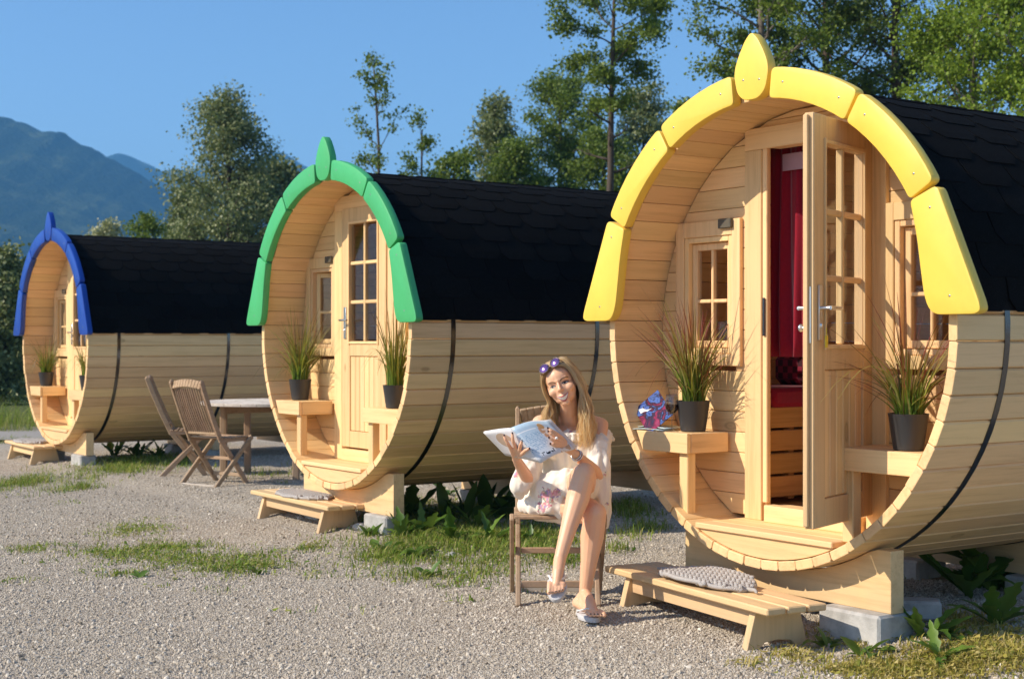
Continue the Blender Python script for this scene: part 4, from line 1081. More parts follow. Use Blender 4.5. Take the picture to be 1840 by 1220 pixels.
    for s_ in (-1, 1):
        for k in range(620):
            t = rnd.random() ** .8; j = lambda a: rnd.uniform(-a, a)
            y0 = -.060 + .125 * t; z0 = .036 + .088 * math.sqrt(max(0, 1 - ((y0 - .02) / .1) ** 2))
            y1 = (-.046 if s_ > 0 else -.020) + (.130 if s_ > 0 else .105) * t
            lay = rnd.uniform(.0, .020)
            pts = [H(s_ * .002 + .012, y0, z0 + .004)]
            pts.append(H(s_ * (.040 + lay) + .004, y0 * .9 + .004, z0 - .012 + lay * .5))
            xw = .084 * math.sqrt(max(.02, 1 - ((y1 - .02) / .115) ** 2)) + lay
            pts.append(H(s_ * xw * .93, y1 - .002, .050 + j(.006))); pts.append(H(s_ * (xw + .004), y1 + .006, -.010 + j(.01)))
            e = H(s_ * (xw + .004), y1 + .010, -.065); pts.append(e)
            front = 1 - t
            endz = rnd.uniform(.80, .88) if s_ > 0 else rnd.uniform(.85, .92)
            fx = (.016 if s_ > 0 else -.010) + j(.034); fy = -.030 * front + .02 * t + j(.012)
            sway = .016 * math.sin(k * 1.7)
            L_ = e.z - endz
            pts.append(e + Vector((fx * .5 + sway, fy * .4 - .006 * front, -L_ * .38))); pts.append(e + Vector((fx - sway * .8, fy * .8 - .022 * front, -L_ * .72))); pts.append(e + Vector((fx + sway * 1.2 - s_ * .012, fy - .026 * front, -L_)))
            strand(pts, rnd.uniform(.0013, .0030), 4)
    for k in range(240):            # back of the head
        a = rnd.uniform(-1.2, 1.2); j = lambda a_: rnd.uniform(-a_, a_)
        pts = [H(.01, .04, .118), H(.05 * a * .7, .085, .09), H(.080 * math.sin(a), .03 + .095 * math.cos(a), .02), H(.080 * math.sin(a), .028 + .085 * math.cos(a), -.06)]
        e = pts[-1]; pts += [e + Vector((j(.02), .01, -.08)), e + Vector((j(.03), .012, -.15 + j(.02)))]; strand(pts, rnd.uniform(.004, .007))
    me = q.mesh('hair', m_hair, True); at = me.attributes.new('tip', 'FLOAT', 'POINT'); at.data.foreach_set('value', np.array(tipv, np.float32)); part('hair', me)
    # ---------------- flip flops
    m_sole = plain('flip_flop_foam', (.55, .53, .52), .8, bump=.3, bscale=120); m_strap = plain('white_strap', (.80, .78, .75), .45)
    def flipflop(heel, ball, up, side, drop, Lx=.245):
        d = (ball - heel); d = (d - up * d.dot(up)).normalized(); sd = d.cross(up).normalized()
        c = mid(heel, ball, .5) + d * .020 - up * drop
        pr = []
        for i in range(28):
            t = 2 * math.pi * i / 28; x = math.cos(t); wv = .047 if x > 0 else .036
            wv *= 1 + .10 * math.sin(x * 2.2); pr.append((Lx / 2 * x, wv * math.sin(t)))
        M = Matrix((d, -up, sd)).transposed().to_4x4(); M.translation = c
        ff = empty('flip_flop'); ff.parent = root; ff.location = -ROOT
        q = MB(); q.prism(ccw(pr), -.002, .024, M, bev=.005); q.obj('sole', m_sole, ff, 40)
        q = MB(); toe = ball + d * .020 - up * (drop - .006) - sd * .006 * side
        for s2 in (-1, 1):
            e = mid(heel, ball, .50) + sd * (.040 * s2) - up * (drop - .002); mdp = mid(toe, e, .5) + up * .030 + sd * (.004 * s2)
            q.tube([toe + up * .004, toe + up * .021, mid(toe + up * .024, mdp, .6) + up * .006, mdp, e + up * .010, e], [.005, .006, .0068, .0072, .0075, .007], 8, flat=.5)
        q.obj('strap', m_strap, ff, True)
    flipflop(heelR, ballR, Vector((0, 0, 1)), 1, .0255); flipflop(heelL, ballL, upL, -1, .0275)
    # bracelet and ring
    q = MB(); ax = (WL - EL).normalized(); x = ax.orthogonal().normalized(); y = ax.cross(x)
    for off, r in ((-.012, .0255), (-.026, .0275)):
        c = WL + ax * off; q.tube([c + x * r * math.cos(t) + y * r * math.sin(t) for t in np.linspace(0, 2 * math.pi, 20)], .0032, 6)
    part('bracelet', q.mesh('bracelet', plain('silver', (.7, .68, .66), .25, metal=1), True))
    q = MB(); c = P(1000, 787, 7.060); q.ell(c, (.008, .008, .0075), 10, 8); part('ring', q.mesh('ring', plain('pearl', (.8, .78, .75), .2), True))
    # ---------------- sunglasses pushed up into the hair
    sg = empty('sunglasses', H(-.012, -.066, .108), 0, 'round violet mirrored sunglasses pushed up on the woman\'s hair', 'sunglasses')
    ml = NT('violet_mirror'); ml.set(color=(.30, .16, .36), rough=.12, metal=.85); mf = plain('tortoise_frame', (.05, .02, .03), .3); dloc = sg.location.copy()
    face_n = (HR @ Vector((-.15, -.80, .58))).normalized(); fx = (HR @ Vector((1, 0, .08))); fx = (fx - face_n * fx.dot(face_n)).normalized(); fz = face_n.cross(fx) * -1
    br = MB()
    for s_ in (-1, 1):
        c = fx * (s_ * .0325); M = Matrix((fx, fz, face_n)).transposed().to_4x4(); M.translation = c
        q = MB(); q.lathe([(0, .0045), (.010, .004), (.020, .002), (.0255, 0), (.0255, -.002), (0, -.001)], 24, M); q.obj('lens', ml.mat, sg, True)
        br.tube([c + fx * .0265 * math.cos(t) + fz * .0255 * math.sin(t) for t in np.linspace(0, 2 * math.pi, 26)], .0024, 6)
        tmp = c + fx * (s_ * .026); br.tube([tmp, tmp - face_n * .05 + fx * s_ * .012, tmp - face_n * .10 + fx * s_ * .012], .0022, 6)
    br.tube([fx * -.008 + fz * .008, fz * .012, fx * .008 + fz * .008], .0022, 6); br.obj('frame', mf, sg, True)
    # ---------------- magazine held open, covers towards us
    mg = empty('magazine', P(945, 800, 7.06), 0, 'open glossy magazine in the woman\'s hands, pale blue cover towards us', 'magazine')
    O = Vector(mg.location); sp0, sp1 = P(918, 768.5, 7.065), P(972, 832, 7.020); lo = P(868, 777, 7.150); ro = P(986, 756, 7.150); lo1 = P(908, 818, 7.19); ro1 = P(1034, 806, 7.11)
    m = NT('back_cover'); tc = m.n('TexCoord'); sx = m.n('SeparateXYZ'); m.l(tc.outputs['UV'], sx.inputs[0])
    vd = m.n('VectorMath', operation='DISTANCE'); m.l(tc.outputs['UV'], vd.inputs[0]); vd.inputs[1].default_value = (.48, .62, 0)
    c = m.mix(m.math('LESS_THAN', vd.outputs['Value'], .26), (.72, .70, .69), (.52, .38, .27)); vd2 = m.n('VectorMath', operation='DISTANCE'); m.l(tc.outputs['UV'], vd2.inputs[0]); vd2.inputs[1].default_value = (.55, .50, 0)
    c = m.mix(m.math('LESS_THAN', vd2.outputs['Value'], .13), c, (.62, .60, .60)); m.set(color=c, rough=.3); m_back = m.mat
    m = NT('front_cover'); tc = m.n('TexCoord'); sx = m.n('SeparateXYZ'); m.l(tc.outputs['UV'], sx.inputs[0]); U_, V_ = sx.outputs[0], sx.outputs[1]
    nz = m.noise(tc.outputs['UV'], 6, 4, .6); c = m.mix(V_, (.66, .66, .70), (.32, .52, .66)); c = m.mix(m.math('MULTIPLY', nz, .6), c, (.70, .74, .78))
    # figure in white with blond head
    fig = m.math('LESS_THAN', m.math('ABSOLUTE', m.math('SUBTRACT', U_, m.math('ADD', .74, m.math('MULTIPLY', m.math('SINE', m.math('MULTIPLY', V_, 7.0)), .06)))), .15); fig = m.math('MULTIPLY', fig, m.math('LESS_THAN', V_, .80)); c = m.mix(fig, c, m.mix(m.math('GREATER_THAN', nz, .52), (.78, .72, .66), (.55, .33, .20)))
    vd = m.n('VectorMath', operation='DISTANCE'); m.l(tc.outputs['UV'], vd.inputs[0]); vd.inputs[1].default_value = (.66, .84, 0); c = m.mix(m.math('LESS_THAN', vd.outputs['Value'], .085), c, (.55, .32, .14))
    # lines of small print, a white headline rule and dark script letters at the foot
    ln = m.math('MULTIPLY', m.math('GREATER_THAN', m.math('FRACT', m.math('MULTIPLY', V_, 26.0)), .55), m.math('LESS_THAN', U_, .52)); wd = m.math('GREATER_THAN', m.noise(m.coord('UV', (26, 26, 1)), 1, 1), .5)
    ln = m.math('MULTIPLY', m.math('MULTIPLY', ln, wd), m.math('MULTIPLY', m.math('LESS_THAN', V_, .72), m.math('GREATER_THAN', V_, .26))); c = m.mix(m.math('MULTIPLY', ln, .8), c, (.08, .25, .42))
    c = m.mix(m.math('MULTIPLY', m.math('LESS_THAN', m.math('ABSOLUTE', m.math('SUBTRACT', V_, .80)), .012), m.math('LESS_THAN', U_, .5)), c, (.85, .85, .85))
    scr = m.math('MULTIPLY', m.math('MULTIPLY', m.math('GREATER_THAN', m.noise(m.coord('UV', (30, 14, 1)), 1, 1), .56), m.math('LESS_THAN', m.math('ABSOLUTE', m.math('SUBTRACT', V_, .13)), .05)), m.math('MULTIPLY', m.math('GREATER_THAN', U_, .12), m.math('LESS_THAN', U_, .55))); c = m.mix(scr, c, (.02, .02, .025))
    m.set(color=c, rough=.25, spec=.5); m_front = m.mat; m_paper = plain('magazine_paper', (.74, .73, .71), .6)
    def cover(s0, s1, e0, e1, bulge, name, mat, flip, nrm, off):
        n, k = 10, 8; V = []; UV = []; F = []
        for i in range(n + 1):
            t = i / n
            for j in range(k + 1):
                f = j / k; p = s0.lerp(e0, t).lerp(s1.lerp(e1, t), f) + nrm * (bulge * math.sin(math.pi * min(1, t * 1.15)) + off * 1.0)
                V.append(tuple(p - O)); UV.append(((1 - t) if flip else t, 1 - f))
        for i in range(n):
            for j in range(k): a = i * (k + 1) + j; F.append((a, a + 1, a + k + 2, a + k + 1))
        me = np_mesh(name, np.array(V), np.array(F), mat, True); uv = me.uv_layers.new(name='UVMap')
        for l_ in me.loops: uv.data[l_.index].uv = UV[l_.vertex_index]
        o = link(name, me, mg); so = o.modifiers.new('paper', 'SOLIDIFY'); so.thickness = .0012; so.offset = 0; return o
    cover(sp0, sp1, lo, lo1, .008, 'back_cover', m_back, True, Vector((0, -1, .3)).normalized(), 0); cover(sp0, sp1, ro, ro1, .016, 'front_cover', m_front, False, Vector((0, -.6, .8)).normalized(), 0)
    for k in range(1, 4):
        cover(sp0 + Vector((0, .002 * k, .0005)), sp1 + Vector((0, .002 * k, .0005)), ro + Vector((.003 * k, .010 * k, .003 * k)), ro1 + Vector((.003 * k, .010 * k, .003 * k)), .016, 'page', m_paper, False, Vector((0, -.6, .8)).normalized(), -.001 * k)
        cover(sp0 + Vector((0, .002 * k, .0005)), sp1 + Vector((0, .002 * k, .0005)), lo + Vector((.002 * k, .008 * k, .002 * k)), lo1 + Vector((.002 * k, .008 * k, .002 * k)), .008, 'page', m_paper, True, Vector((0, -1, .3)).normalized(), -.001 * k)
make_woman()
# ------------------------------------------------------------------ gravel, grass and weeds
def gravel():
    n = 380000; r = np.random.default_rng(5)
    d = 5.2 * (17.5 / 5.2) ** r.uniform(size=n) ; x = d * r.uniform(-.41, .42, n)
    # leave fewer stones where grass grows is not needed; follow the ground height
    a2 = np.array(A2); c1 = np.array(CEN[1]); v = (np.stack([x, d], 1) - c1) @ a2
    t = np.clip((v + .12) / .32, 0, 1); z = .05 * t * t * (3 - 2 * t) + .024 * np.exp(-((x - .2) ** 2 + (d - 7.35) ** 2) / .35)
    z = z + np.array([.012 * noise.noise((a * .7, b_ * .7, 0)) + .006 * noise.noise((a * 2.3, b_ * 2.3, 3)) for a, b_ in zip(x, d)])
    me = bpy.data.meshes.new('gravel'); me.vertices.add(n); me.vertices.foreach_set('co', np.stack([x, d, z], 1).astype(np.float32).ravel())
    m = NT('gravel_stone'); oi = m.n('ObjectInfo')
    c = m.ramp(oi.outputs['Random'], [(0, (.26, .21, .15)), (.2, (.42, .355, .27)), (.6, (.51, .44, .345)), (.88, (.58, .51, .41)), (1, (.66, .60, .50))])
    m.set(color=c, rough=.85, spec=.3); me.materials.append(m.mat)
    o = link('gravel', me); tag(o, 'loose pale gravel stones covering the yard', 'gravel', kind='stuff')
    ng = bpy.data.node_groups.new('gravel_scatter', 'GeometryNodeTree'); ng.interface.new_socket('Geometry', in_out='INPUT', socket_type='NodeSocketGeometry'); ng.interface.new_socket('Geometry', in_out='OUTPUT', socket_type='NodeSocketGeometry')
    N = ng.nodes; L = ng.links; gi = N.new('NodeGroupInput'); go = N.new('NodeGroupOutput')
    ico = N.new('GeometryNodeMeshIcoSphere'); ico.inputs['Radius'].default_value = 1; ico.inputs['Subdivisions'].default_value = 1
    sm = N.new('GeometryNodeSetMaterial'); sm.inputs['Material'].default_value = m.mat; L.new(ico.outputs[0], sm.inputs['Geometry'])
    iop = N.new('GeometryNodeInstanceOnPoints'); L.new(gi.outputs[0], iop.inputs['Points']); L.new(sm.outputs[0], iop.inputs['Instance'])
    rr = N.new('FunctionNodeRandomValue'); rr.data_type = 'FLOAT_VECTOR'; rr.inputs['Min'].default_value = (0, 0, 0); rr.inputs['Max'].default_value = (6.28, 6.28, 6.28)
    rs = N.new('FunctionNodeRandomValue'); rs.data_type = 'FLOAT_VECTOR'; rs.inputs['Min'].default_value = (.0022, .002, .0016); rs.inputs['Max'].default_value = (.0074, .0062, .0048); rs.inputs['Seed'].default_value = 3
    e2r = N.new('FunctionNodeEulerToRotation'); L.new(rr.outputs[0], e2r.inputs[0]); L.new(e2r.outputs[0], iop.inputs['Rotation'])
    ru = N.new('FunctionNodeRandomValue'); ru.data_type = 'FLOAT'; ru.inputs['Seed'].default_value = 9
    pw = N.new('ShaderNodeMath'); pw.operation = 'POWER'; L.new(next(o_ for o_ in ru.outputs if o_.enabled), pw.inputs[0]); pw.inputs[1].default_value = 14
    ma = N.new('ShaderNodeMath'); ma.operation = 'MULTIPLY_ADD'; L.new(pw.outputs[0], ma.inputs[0]); ma.inputs[1].default_value = 1.9; ma.inputs[2].default_value = .9
    vs_ = N.new('ShaderNodeVectorMath'); vs_.operation = 'SCALE'; L.new(rs.outputs[0], vs_.inputs[0]); L.new(ma.outputs[0], vs_.inputs['Scale']); L.new(vs_.outputs[0], iop.inputs['Scale'])
    L.new(iop.outputs[0], go.inputs[0]); md = o.modifiers.new('scatter', 'NODES'); md.node_group = ng
gravel()
def gpx(x, y): d = 2610 * CAMH / (y - 614.5); return (x - 920) / 2610 * d, d
def turf_mat(name, cols):
    m = NT(name); g = m.n('NewGeometry'); c = m.ramp(g.outputs['Random Per Island'], [(i / (len(cols) - 1), k) for i, k in enumerate(cols)])
    m.set(color=c, rough=.55, spec=.25); tr = m.n('BsdfTranslucent'); m.l(c, tr.inputs[0]); mx = m.n('MixShader'); mx.inputs[0].default_value = .35
    m.l(m.b.outputs[0], mx.inputs[1]); m.l(tr.outputs[0], mx.inputs[2]); m.l(mx.outputs[0], m.out.inputs[0]); return m.mat
M_turf = turf_mat('turf', [(.09, .16, .02), (.17, .27, .03), (.25, .33, .04), (.34, .36, .07), (.44, .37, .16)])
M_turfdry = turf_mat('dry_turf', [(.20, .24, .035), (.38, .34, .06), (.52, .42, .11), (.58, .48, .20)])
def turf(label, patches, mat, seed, hgt=(.02, .07)):
    """patches: (cx, cy, rx, ry, n) in metres on the ground"""
    r = np.random.default_rng(seed); pts = []
    for cx, cy, rx, ry, n in patches:
        # clumped: blades gather in tufts
        k = max(4, n // 12); tc = np.clip(r.standard_t(4, (k, 2)) * .50, -2.4, 2.4) * (rx, ry) + (cx, cy)
        p = tc[r.integers(0, k, n)] + r.normal(0, .05, (n, 2)); pts.append(p)
    p = np.concatenate(pts); n = len(p); z = np.array([ground_z(a, b_) for a, b_ in p])
    h = r.uniform(*hgt, n) * r.uniform(.5, 1.4, n); a = r.uniform(0, 6.283, n); ln = h * r.uniform(.2, 1.6, n); w = r.uniform(.0018, .0038, n)
    dx, dy = np.cos(a), np.sin(a); px, py = -dy * w, dx * w; V = np.empty((n, 5, 3))
    V[:, 0] = np.stack([p[:, 0] - px, p[:, 1] - py, z - .003], 1); V[:, 1] = np.stack([p[:, 0] + px, p[:, 1] + py, z - .003], 1)
    mx, my = p[:, 0] + dx * ln * .35, p[:, 1] + dy * ln * .35
    V[:, 2] = np.stack([mx + px * .8, my + py * .8, z + h * .65], 1); V[:, 3] = np.stack([mx - px * .8, my - py * .8, z + h * .65], 1)
    V[:, 4] = np.stack([p[:, 0] + dx * ln, p[:, 1] + dy * ln, z + h], 1)
    # some of the plants are low clover and plantain leaves instead of blades
    lf = r.uniform(size=n) < .22; q = np.where(lf)[0]; s_ = r.uniform(.007, .018, len(q)); zz = z[q] + r.uniform(.003, .022, len(q)); tl = r.normal(0, .5, len(q)) * s_
    cx, sx = np.cos(a[q]) * s_, np.sin(a[q]) * s_; ox, oy = p[q, 0], p[q, 1]
    V[q, 0] = np.stack([ox, oy, zz], 1); V[q, 1] = np.stack([ox + cx - sx * .5, oy + sx + cx * .5, zz + tl], 1); V[q, 2] = np.stack([ox + cx * 1.7 - sx * .35, oy + sx * 1.7 + cx * .35, zz + tl * 1.3], 1)
    V[q, 3] = np.stack([ox + cx + sx * .6, oy + sx - cx * .6, zz + tl * .4], 1); V[q, 4] = np.stack([ox + cx * 2.1, oy + sx * 2.1, zz + tl * .6], 1)
    i = np.arange(n)[:, None] * 5; F = np.concatenate([i + [0, 1, 2], i + [0, 2, 3], i + [3, 2, 4]], 0)
    o = link('grass', np_mesh('grass', V.reshape(-1, 3), F, mat)); tag(o, label, 'grass', kind='stuff')
def ell_px(x, y, w, h, n):
    cx, cy = gpx(x, y); x1, _ = gpx(x + w / 2, y); _, y1 = gpx(x, y - h / 2); _, y2 = gpx(x, y + h / 2); return (cx, cy, abs(x1 - cx), abs(y1 - y2) / 2, n)
turf('thin grass strip growing through the gravel in the left foreground', [ell_px(60, 985, 90, 18, 300), ell_px(245, 950, 110, 22, 780), ell_px(215, 995, 190, 24, 1320), ell_px(300, 985, 160, 22, 1080), ell_px(420, 1020, 200, 34, 1920), ell_px(340, 1005, 200, 22, 1080), ell_px(215, 1032, 50, 10, 156), ell_px(560, 985, 50, 12, 228), ell_px(480, 1000, 60, 14, 228), ell_px(570, 1030, 40, 10, 72), ell_px(30, 1040, 60, 20, 60), ell_px(120, 905, 60, 16, 48), ell_px(520, 1100, 14, 4, 18)], M_turf, 31, (.010, .034))
turf('sunlit grass and weeds between the green cabin and the chair', [ell_px(720, 955, 130, 50, 4200), ell_px(800, 985, 200, 50, 5200), ell_px(880, 985, 150, 70, 5200), ell_px(970, 985, 120, 60, 3600), ell_px(700, 1000, 90, 40, 1000), ell_px(860, 930, 150, 40, 4200), ell_px(780, 1040, 160, 20, 400), ell_px(1010, 1020, 60, 24, 500), ell_px(690, 925, 70, 26, 1800)], M_turf, 32, (.015, .06))
turf('dry yellow grass in the lower right corner', [ell_px(1720, 1200, 220, 40, 5200), ell_px(1580, 1205, 160, 26, 2400), ell_px(1800, 1190, 120, 50, 2600), ell_px(1440, 1180, 70, 14, 380), ell_px(1560, 1165, 90, 16, 260), ell_px(1500, 1150, 60, 14, 160), ell_px(1350, 1195, 50, 10, 90), ell_px(1760, 1150, 160, 40, 1200)], M_turfdry, 33, (.010, .034))
turf('grass fringe before the blue cabin and behind the folding chairs', [ell_px(40, 868, 110, 26, 1800), ell_px(130, 878, 90, 14, 500), ell_px(250, 838, 160, 30, 3400), ell_px(210, 855, 150, 20, 1200), ell_px(320, 840, 80, 26, 900), ell_px(480, 862, 120, 16, 260), ell_px(20, 800, 60, 10, 300)], M_turf, 34, (.02, .07))
turf('sparse grass tufts in the gravel beside the yellow cabin', [ell_px(1165, 962, 50, 10, 240), ell_px(1135, 975, 60, 16, 160), ell_px(1130, 930, 80, 30, 900), ell_px(1640, 1050, 60, 14, 120), ell_px(1110, 1000, 60, 12, 120)], M_turf, 35, (.03, .09))
turf('uncut grass along the far side of the lane', [(-10.0, 21.5, 4.0, .8, 9000), (-6.0, 22.6, 3.0, .8, 7000), (-1.5, 23.4, 3, .8, 5000)], M_turf, 36, (.10, .42))
# broad-leaved weeds
def leaf_mesh(name, L, W, bend, mat, wavy=.0, n=7):
    V = []; F = []
    for i in range(n + 1):
        t = i / n; w = W * (math.sin(math.pi * (t ** .8) * .96 + .06)) * (1 + wavy * math.sin(t * 23)); y = L * (t - bend * .25 * t ** 3); z = L * (.55 * t - bend * .75 * t * t)
        V += [(-w, y, z + w * .35), (0, y, z), (w, y, z + w * .35)]
        if i: a = 3 * (i - 1); F += [(a, a + 1, a + 4, a + 3), (a + 1, a + 2, a + 5, a + 4)]
    return np_mesh(name, np.array(V), np.array(F), mat, True)
def weed_mat(name, c0, c1):
    m = NT(name); oi = m.n('ObjectInfo'); c = m.mix(oi.outputs['Random'], c0, c1); nz = m.noise(m.coord(), 30, 3); c = m.mix(m.math('MULTIPLY', nz, .3), c, tuple(k * .5 for k in c0)); m.set(color=c, rough=.42, spec=.4)
    tr = m.n('BsdfTranslucent'); m.l(c, tr.inputs[0]); mx = m.n('MixShader'); mx.inputs[0].default_value = .3; m.l(m.b.outputs[0], mx.inputs[1]); m.l(tr.outputs[0], mx.inputs[2]); m.l(mx.outputs[0], m.out.inputs[0]); return m.mat
M_dock = weed_mat('dock_leaf', (.05, .10, .02), (.12, .20, .03)); M_dand = weed_mat('dandelion_leaf', (.07, .15, .02), (.17, .27, .04))
ME_dock = [leaf_mesh('leaf', .24, .042, b_, M_dock) for b_ in (.15, .5, .9)]; ME_dand = [leaf_mesh('leaf', .26, .032, b_, M_dand, .28, 16) for b_ in (.1, .45, .9)]
ME_small = [leaf_mesh('leaf', .10, .020, b_, M_dand, .1) for b_ in (.3, .8)]
def weed(px, py, label, n, meshes, s=1.0, seed=0, up=.5):
    r = random.Random(seed); x, y = gpx(px, py); z = ground_z(x, y); root = empty('weed', (x, y, z), r.uniform(0, 6), label, 'weed', 'broad leaved weeds in the gravel')
    for k in range(n):
        me = r.choice(meshes); o = link('leaf', me, root, (r.uniform(-.03, .03) * s, r.uniform(-.03, .03) * s, -.004), (r.uniform(0, up), r.uniform(-.25, .25), k * 2.4 + r.uniform(-.4, .4))); q = s * r.uniform(.6, 1.25); o.scale = (q, q, q)
W_ = [(700, 955, 'low dandelion clump right of the green cabin step stool', 9, ME_dand, 1.1, .6), (742, 945, 'leafy weed beside the concrete footing of the green cabin', 10, ME_dand, 1.2, .8),
      (792, 950, 'dark dock plant in the middle of the weed bed', 7, ME_dock, 1.1, .8), (838, 946, 'dark broad leaved dock plant left of the chair', 8, ME_dock, 1.15, .85), (878, 940, 'tallest dark dock plant just behind the chair back', 8, ME_dock, 1.3, .9),
      (765, 968, 'bright green weed at the front of the weed bed', 9, ME_dand, 1.0, .7), (690, 990, 'small dandelion at the gravel edge of the weed bed', 7, ME_small, 1.3, .5), (808, 900, 'pale leafed weed behind the weed bed under the green cabin', 8, ME_dand, .8, .7),
      (855, 960, 'bushy weed between weed bed and chair legs', 9, ME_dand, 1.0, .8), (905, 945, 'dark dock plant behind the chair seat', 9, ME_dock, 1.4, .9),
      (1775, 1075, 'large dandelion with toothed upright leaves at the right edge', 12, ME_dand, 1.9, .9), (1815, 1065, 'dandelion cut by the right edge of the picture', 10, ME_dand, 1.7, .8), (1740, 1090, 'flat dandelion rosette left of the large dandelion', 9, ME_dand, 1.3, .35),
      (1660, 1165, 'small weed before the concrete paver', 10, ME_dand, .8, .6), (1710, 1165, 'pale round leaved weed right of the paver', 8, ME_small, 1.5, .4), (1430, 1085, 'tiny weed under the yellow cabin step stool', 7, ME_small, .8, .6), (1790, 1140, 'thin leafy weed in the dry grass', 9, ME_dand, 1.0, .8),
      (1630, 985, 'two leaved weed behind the cradle of the yellow cabin', 6, ME_dock, .7, .5), (245, 828, 'weed clump left of the folding chairs', 10, ME_dand, 1.2, .8), (285, 832, 'weed clump behind the folding chair legs', 9, ME_dand, 1.0, .8), (205, 826, 'leafy weed by the blue cabin cradle', 9, ME_dand, 1.0, .7), (460, 1030, 'small clover like weed in the foreground grass', 7, ME_small, .9, .5), (250, 1038, 'low weed in the gravel left of centre', 6, ME_small, .8, .4)]
W_ += [(668, 968, 'leftmost low weed of the weed bed', 8, ME_small, 1.5, .6), (725, 975, 'toothed leaf weed in the sunlit front of the weed bed', 9, ME_dand, .75, .6), (815, 985, 'lush green weed halfway between stool and chair', 10, ME_dand, .8, .7), (745, 1000, 'flat rosette where the weed bed thins into gravel', 8, ME_small, 1.6, .4),
       (880, 985, 'leafy weed close to the chair\'s left rear leg', 9, ME_dand, .75, .7), (770, 1035, 'lone sprout in the gravel before the weed bed', 7, ME_small, 1.1, .7), (955, 985, 'yellow green weed seen between the chair legs', 8, ME_dand, .6, .6), (1480, 1165, 'sprout at the foot of the yellow cabin step stool', 8, ME_small, 1.1, .7), (1560, 1180, 'low weed in the lower right gravel', 8, ME_small, 1.3, .5), (1690, 1195, 'weed among the dry grass in the lower right', 9, ME_dand, .6, .5)]
for k, (x, y, lab, n, ms, s, up) in enumerate(W_): weed(x, y, lab, n, ms, s, 50 + k, up)
# concrete paver and loose stones
q = MB(); q.box((0, 0, .05), (.25, .13, .09), ch=.012); x, y = gpx(1646, 1136); tag(q.obj('concrete_paver', M_conc, None, False, (x, y + .05, ground_z(x, y)), (0, 0, R_(-12))), 'weathered concrete paver leaning by the footing of the yellow cabin', 'paver')
def rock(px, py, s, lab, seed):
    x, y = gpx(px, py); bm = bmesh.new(); bmesh.ops.create_icosphere(bm, subdivisions=2, radius=1)
    for v in bm.verts: v.co *= s * (1 + .5 * noise.noise(v.co * 1.3 + Vector((seed, 0, 0)))); v.co.z *= .6
    me = bpy.data.meshes.new('stone'); bm.to_mesh(me); bm.free(); me.materials.append(M_conc); o = link('stone', me, None, (x, y, ground_z(x, y) + s * .2)); tag(o, lab, 'stone', 'loose stones in the gravel')
for k, (x, y, s, lab) in enumerate([(648, 960, .055, 'pale stone at the left end of the weed bed'), (540, 938, .03, 'small stone under the green cabin step stool'), (1585, 1162, .022, 'small round stone right of the yellow cabin step stool'), (1735, 1085, .04, 'stone between the dandelions'), (812, 1003, .035, 'pale broken stone in the grass left of the chair')]): rock(x, y, s, lab, k * 3.1)

# ------------------------------------------------------------------ trees
M_bark = wood('bark', (.085, .062, .045), grain=.3, knots=False, axis=2, rough=.95, ring=14); M_barkpale = wood('pale_bark', (.20, .17, .14), grain=.3, knots=False, axis=2, rough=.95, ring=14)
LM = {'grey': leaf_mat('grey_green_leaves', [(0.130, 0.159, 0.062), (0.180, 0.210, 0.080), (0.241, 0.268, 0.108), (0.310, 0.325, 0.140)], .25),
      'mid': leaf_mat('green_leaves', [(0.081, 0.124, 0.018), (0.110, 0.168, 0.021), (0.148, 0.213, 0.027), (0.204, 0.259, 0.038)], .35),
      'dark': leaf_mat('dark_green_leaves', [(0.049, 0.081, 0.018), (0.070, 0.111, 0.021), (0.095, 0.143, 0.027), (0.135, 0.184, 0.038)], .3),
      'fresh': leaf_mat('fresh_green_leaves', [(0.116, 0.180, 0.019), (0.166, 0.254, 0.022), (0.216, 0.317, 0.030), (0.291, 0.363, 0.044)], .4),
      'silver': leaf_mat('silver_leaves', [(0.315, 0.325, 0.173), (0.415, 0.416, 0.228), (0.515, 0.496, 0.273)], .25)}
def leaves_np(P, s, r):
    n = len(P); a = r.normal(size=(n, 3)); a /= np.linalg.norm(a, axis=1)[:, None]; b_ = r.normal(size=(n, 3)); b_ -= a * (a * b_).sum(1)[:, None]; b_ /= np.linalg.norm(b_, axis=1)[:, None]
    L_ = (s * r.uniform(.6, 1.3, n))[:, None]; W = L_ * .42; V = np.empty((n, 4, 3)); V[:, 0] = P; V[:, 1] = P + a * L_ * .5 + b_ * W; V[:, 2] = P + a * L_; V[:, 3] = P + a * L_ * .5 - b_ * W
    return V.reshape(-1, 3), np.arange(n * 4).reshape(n, 4)
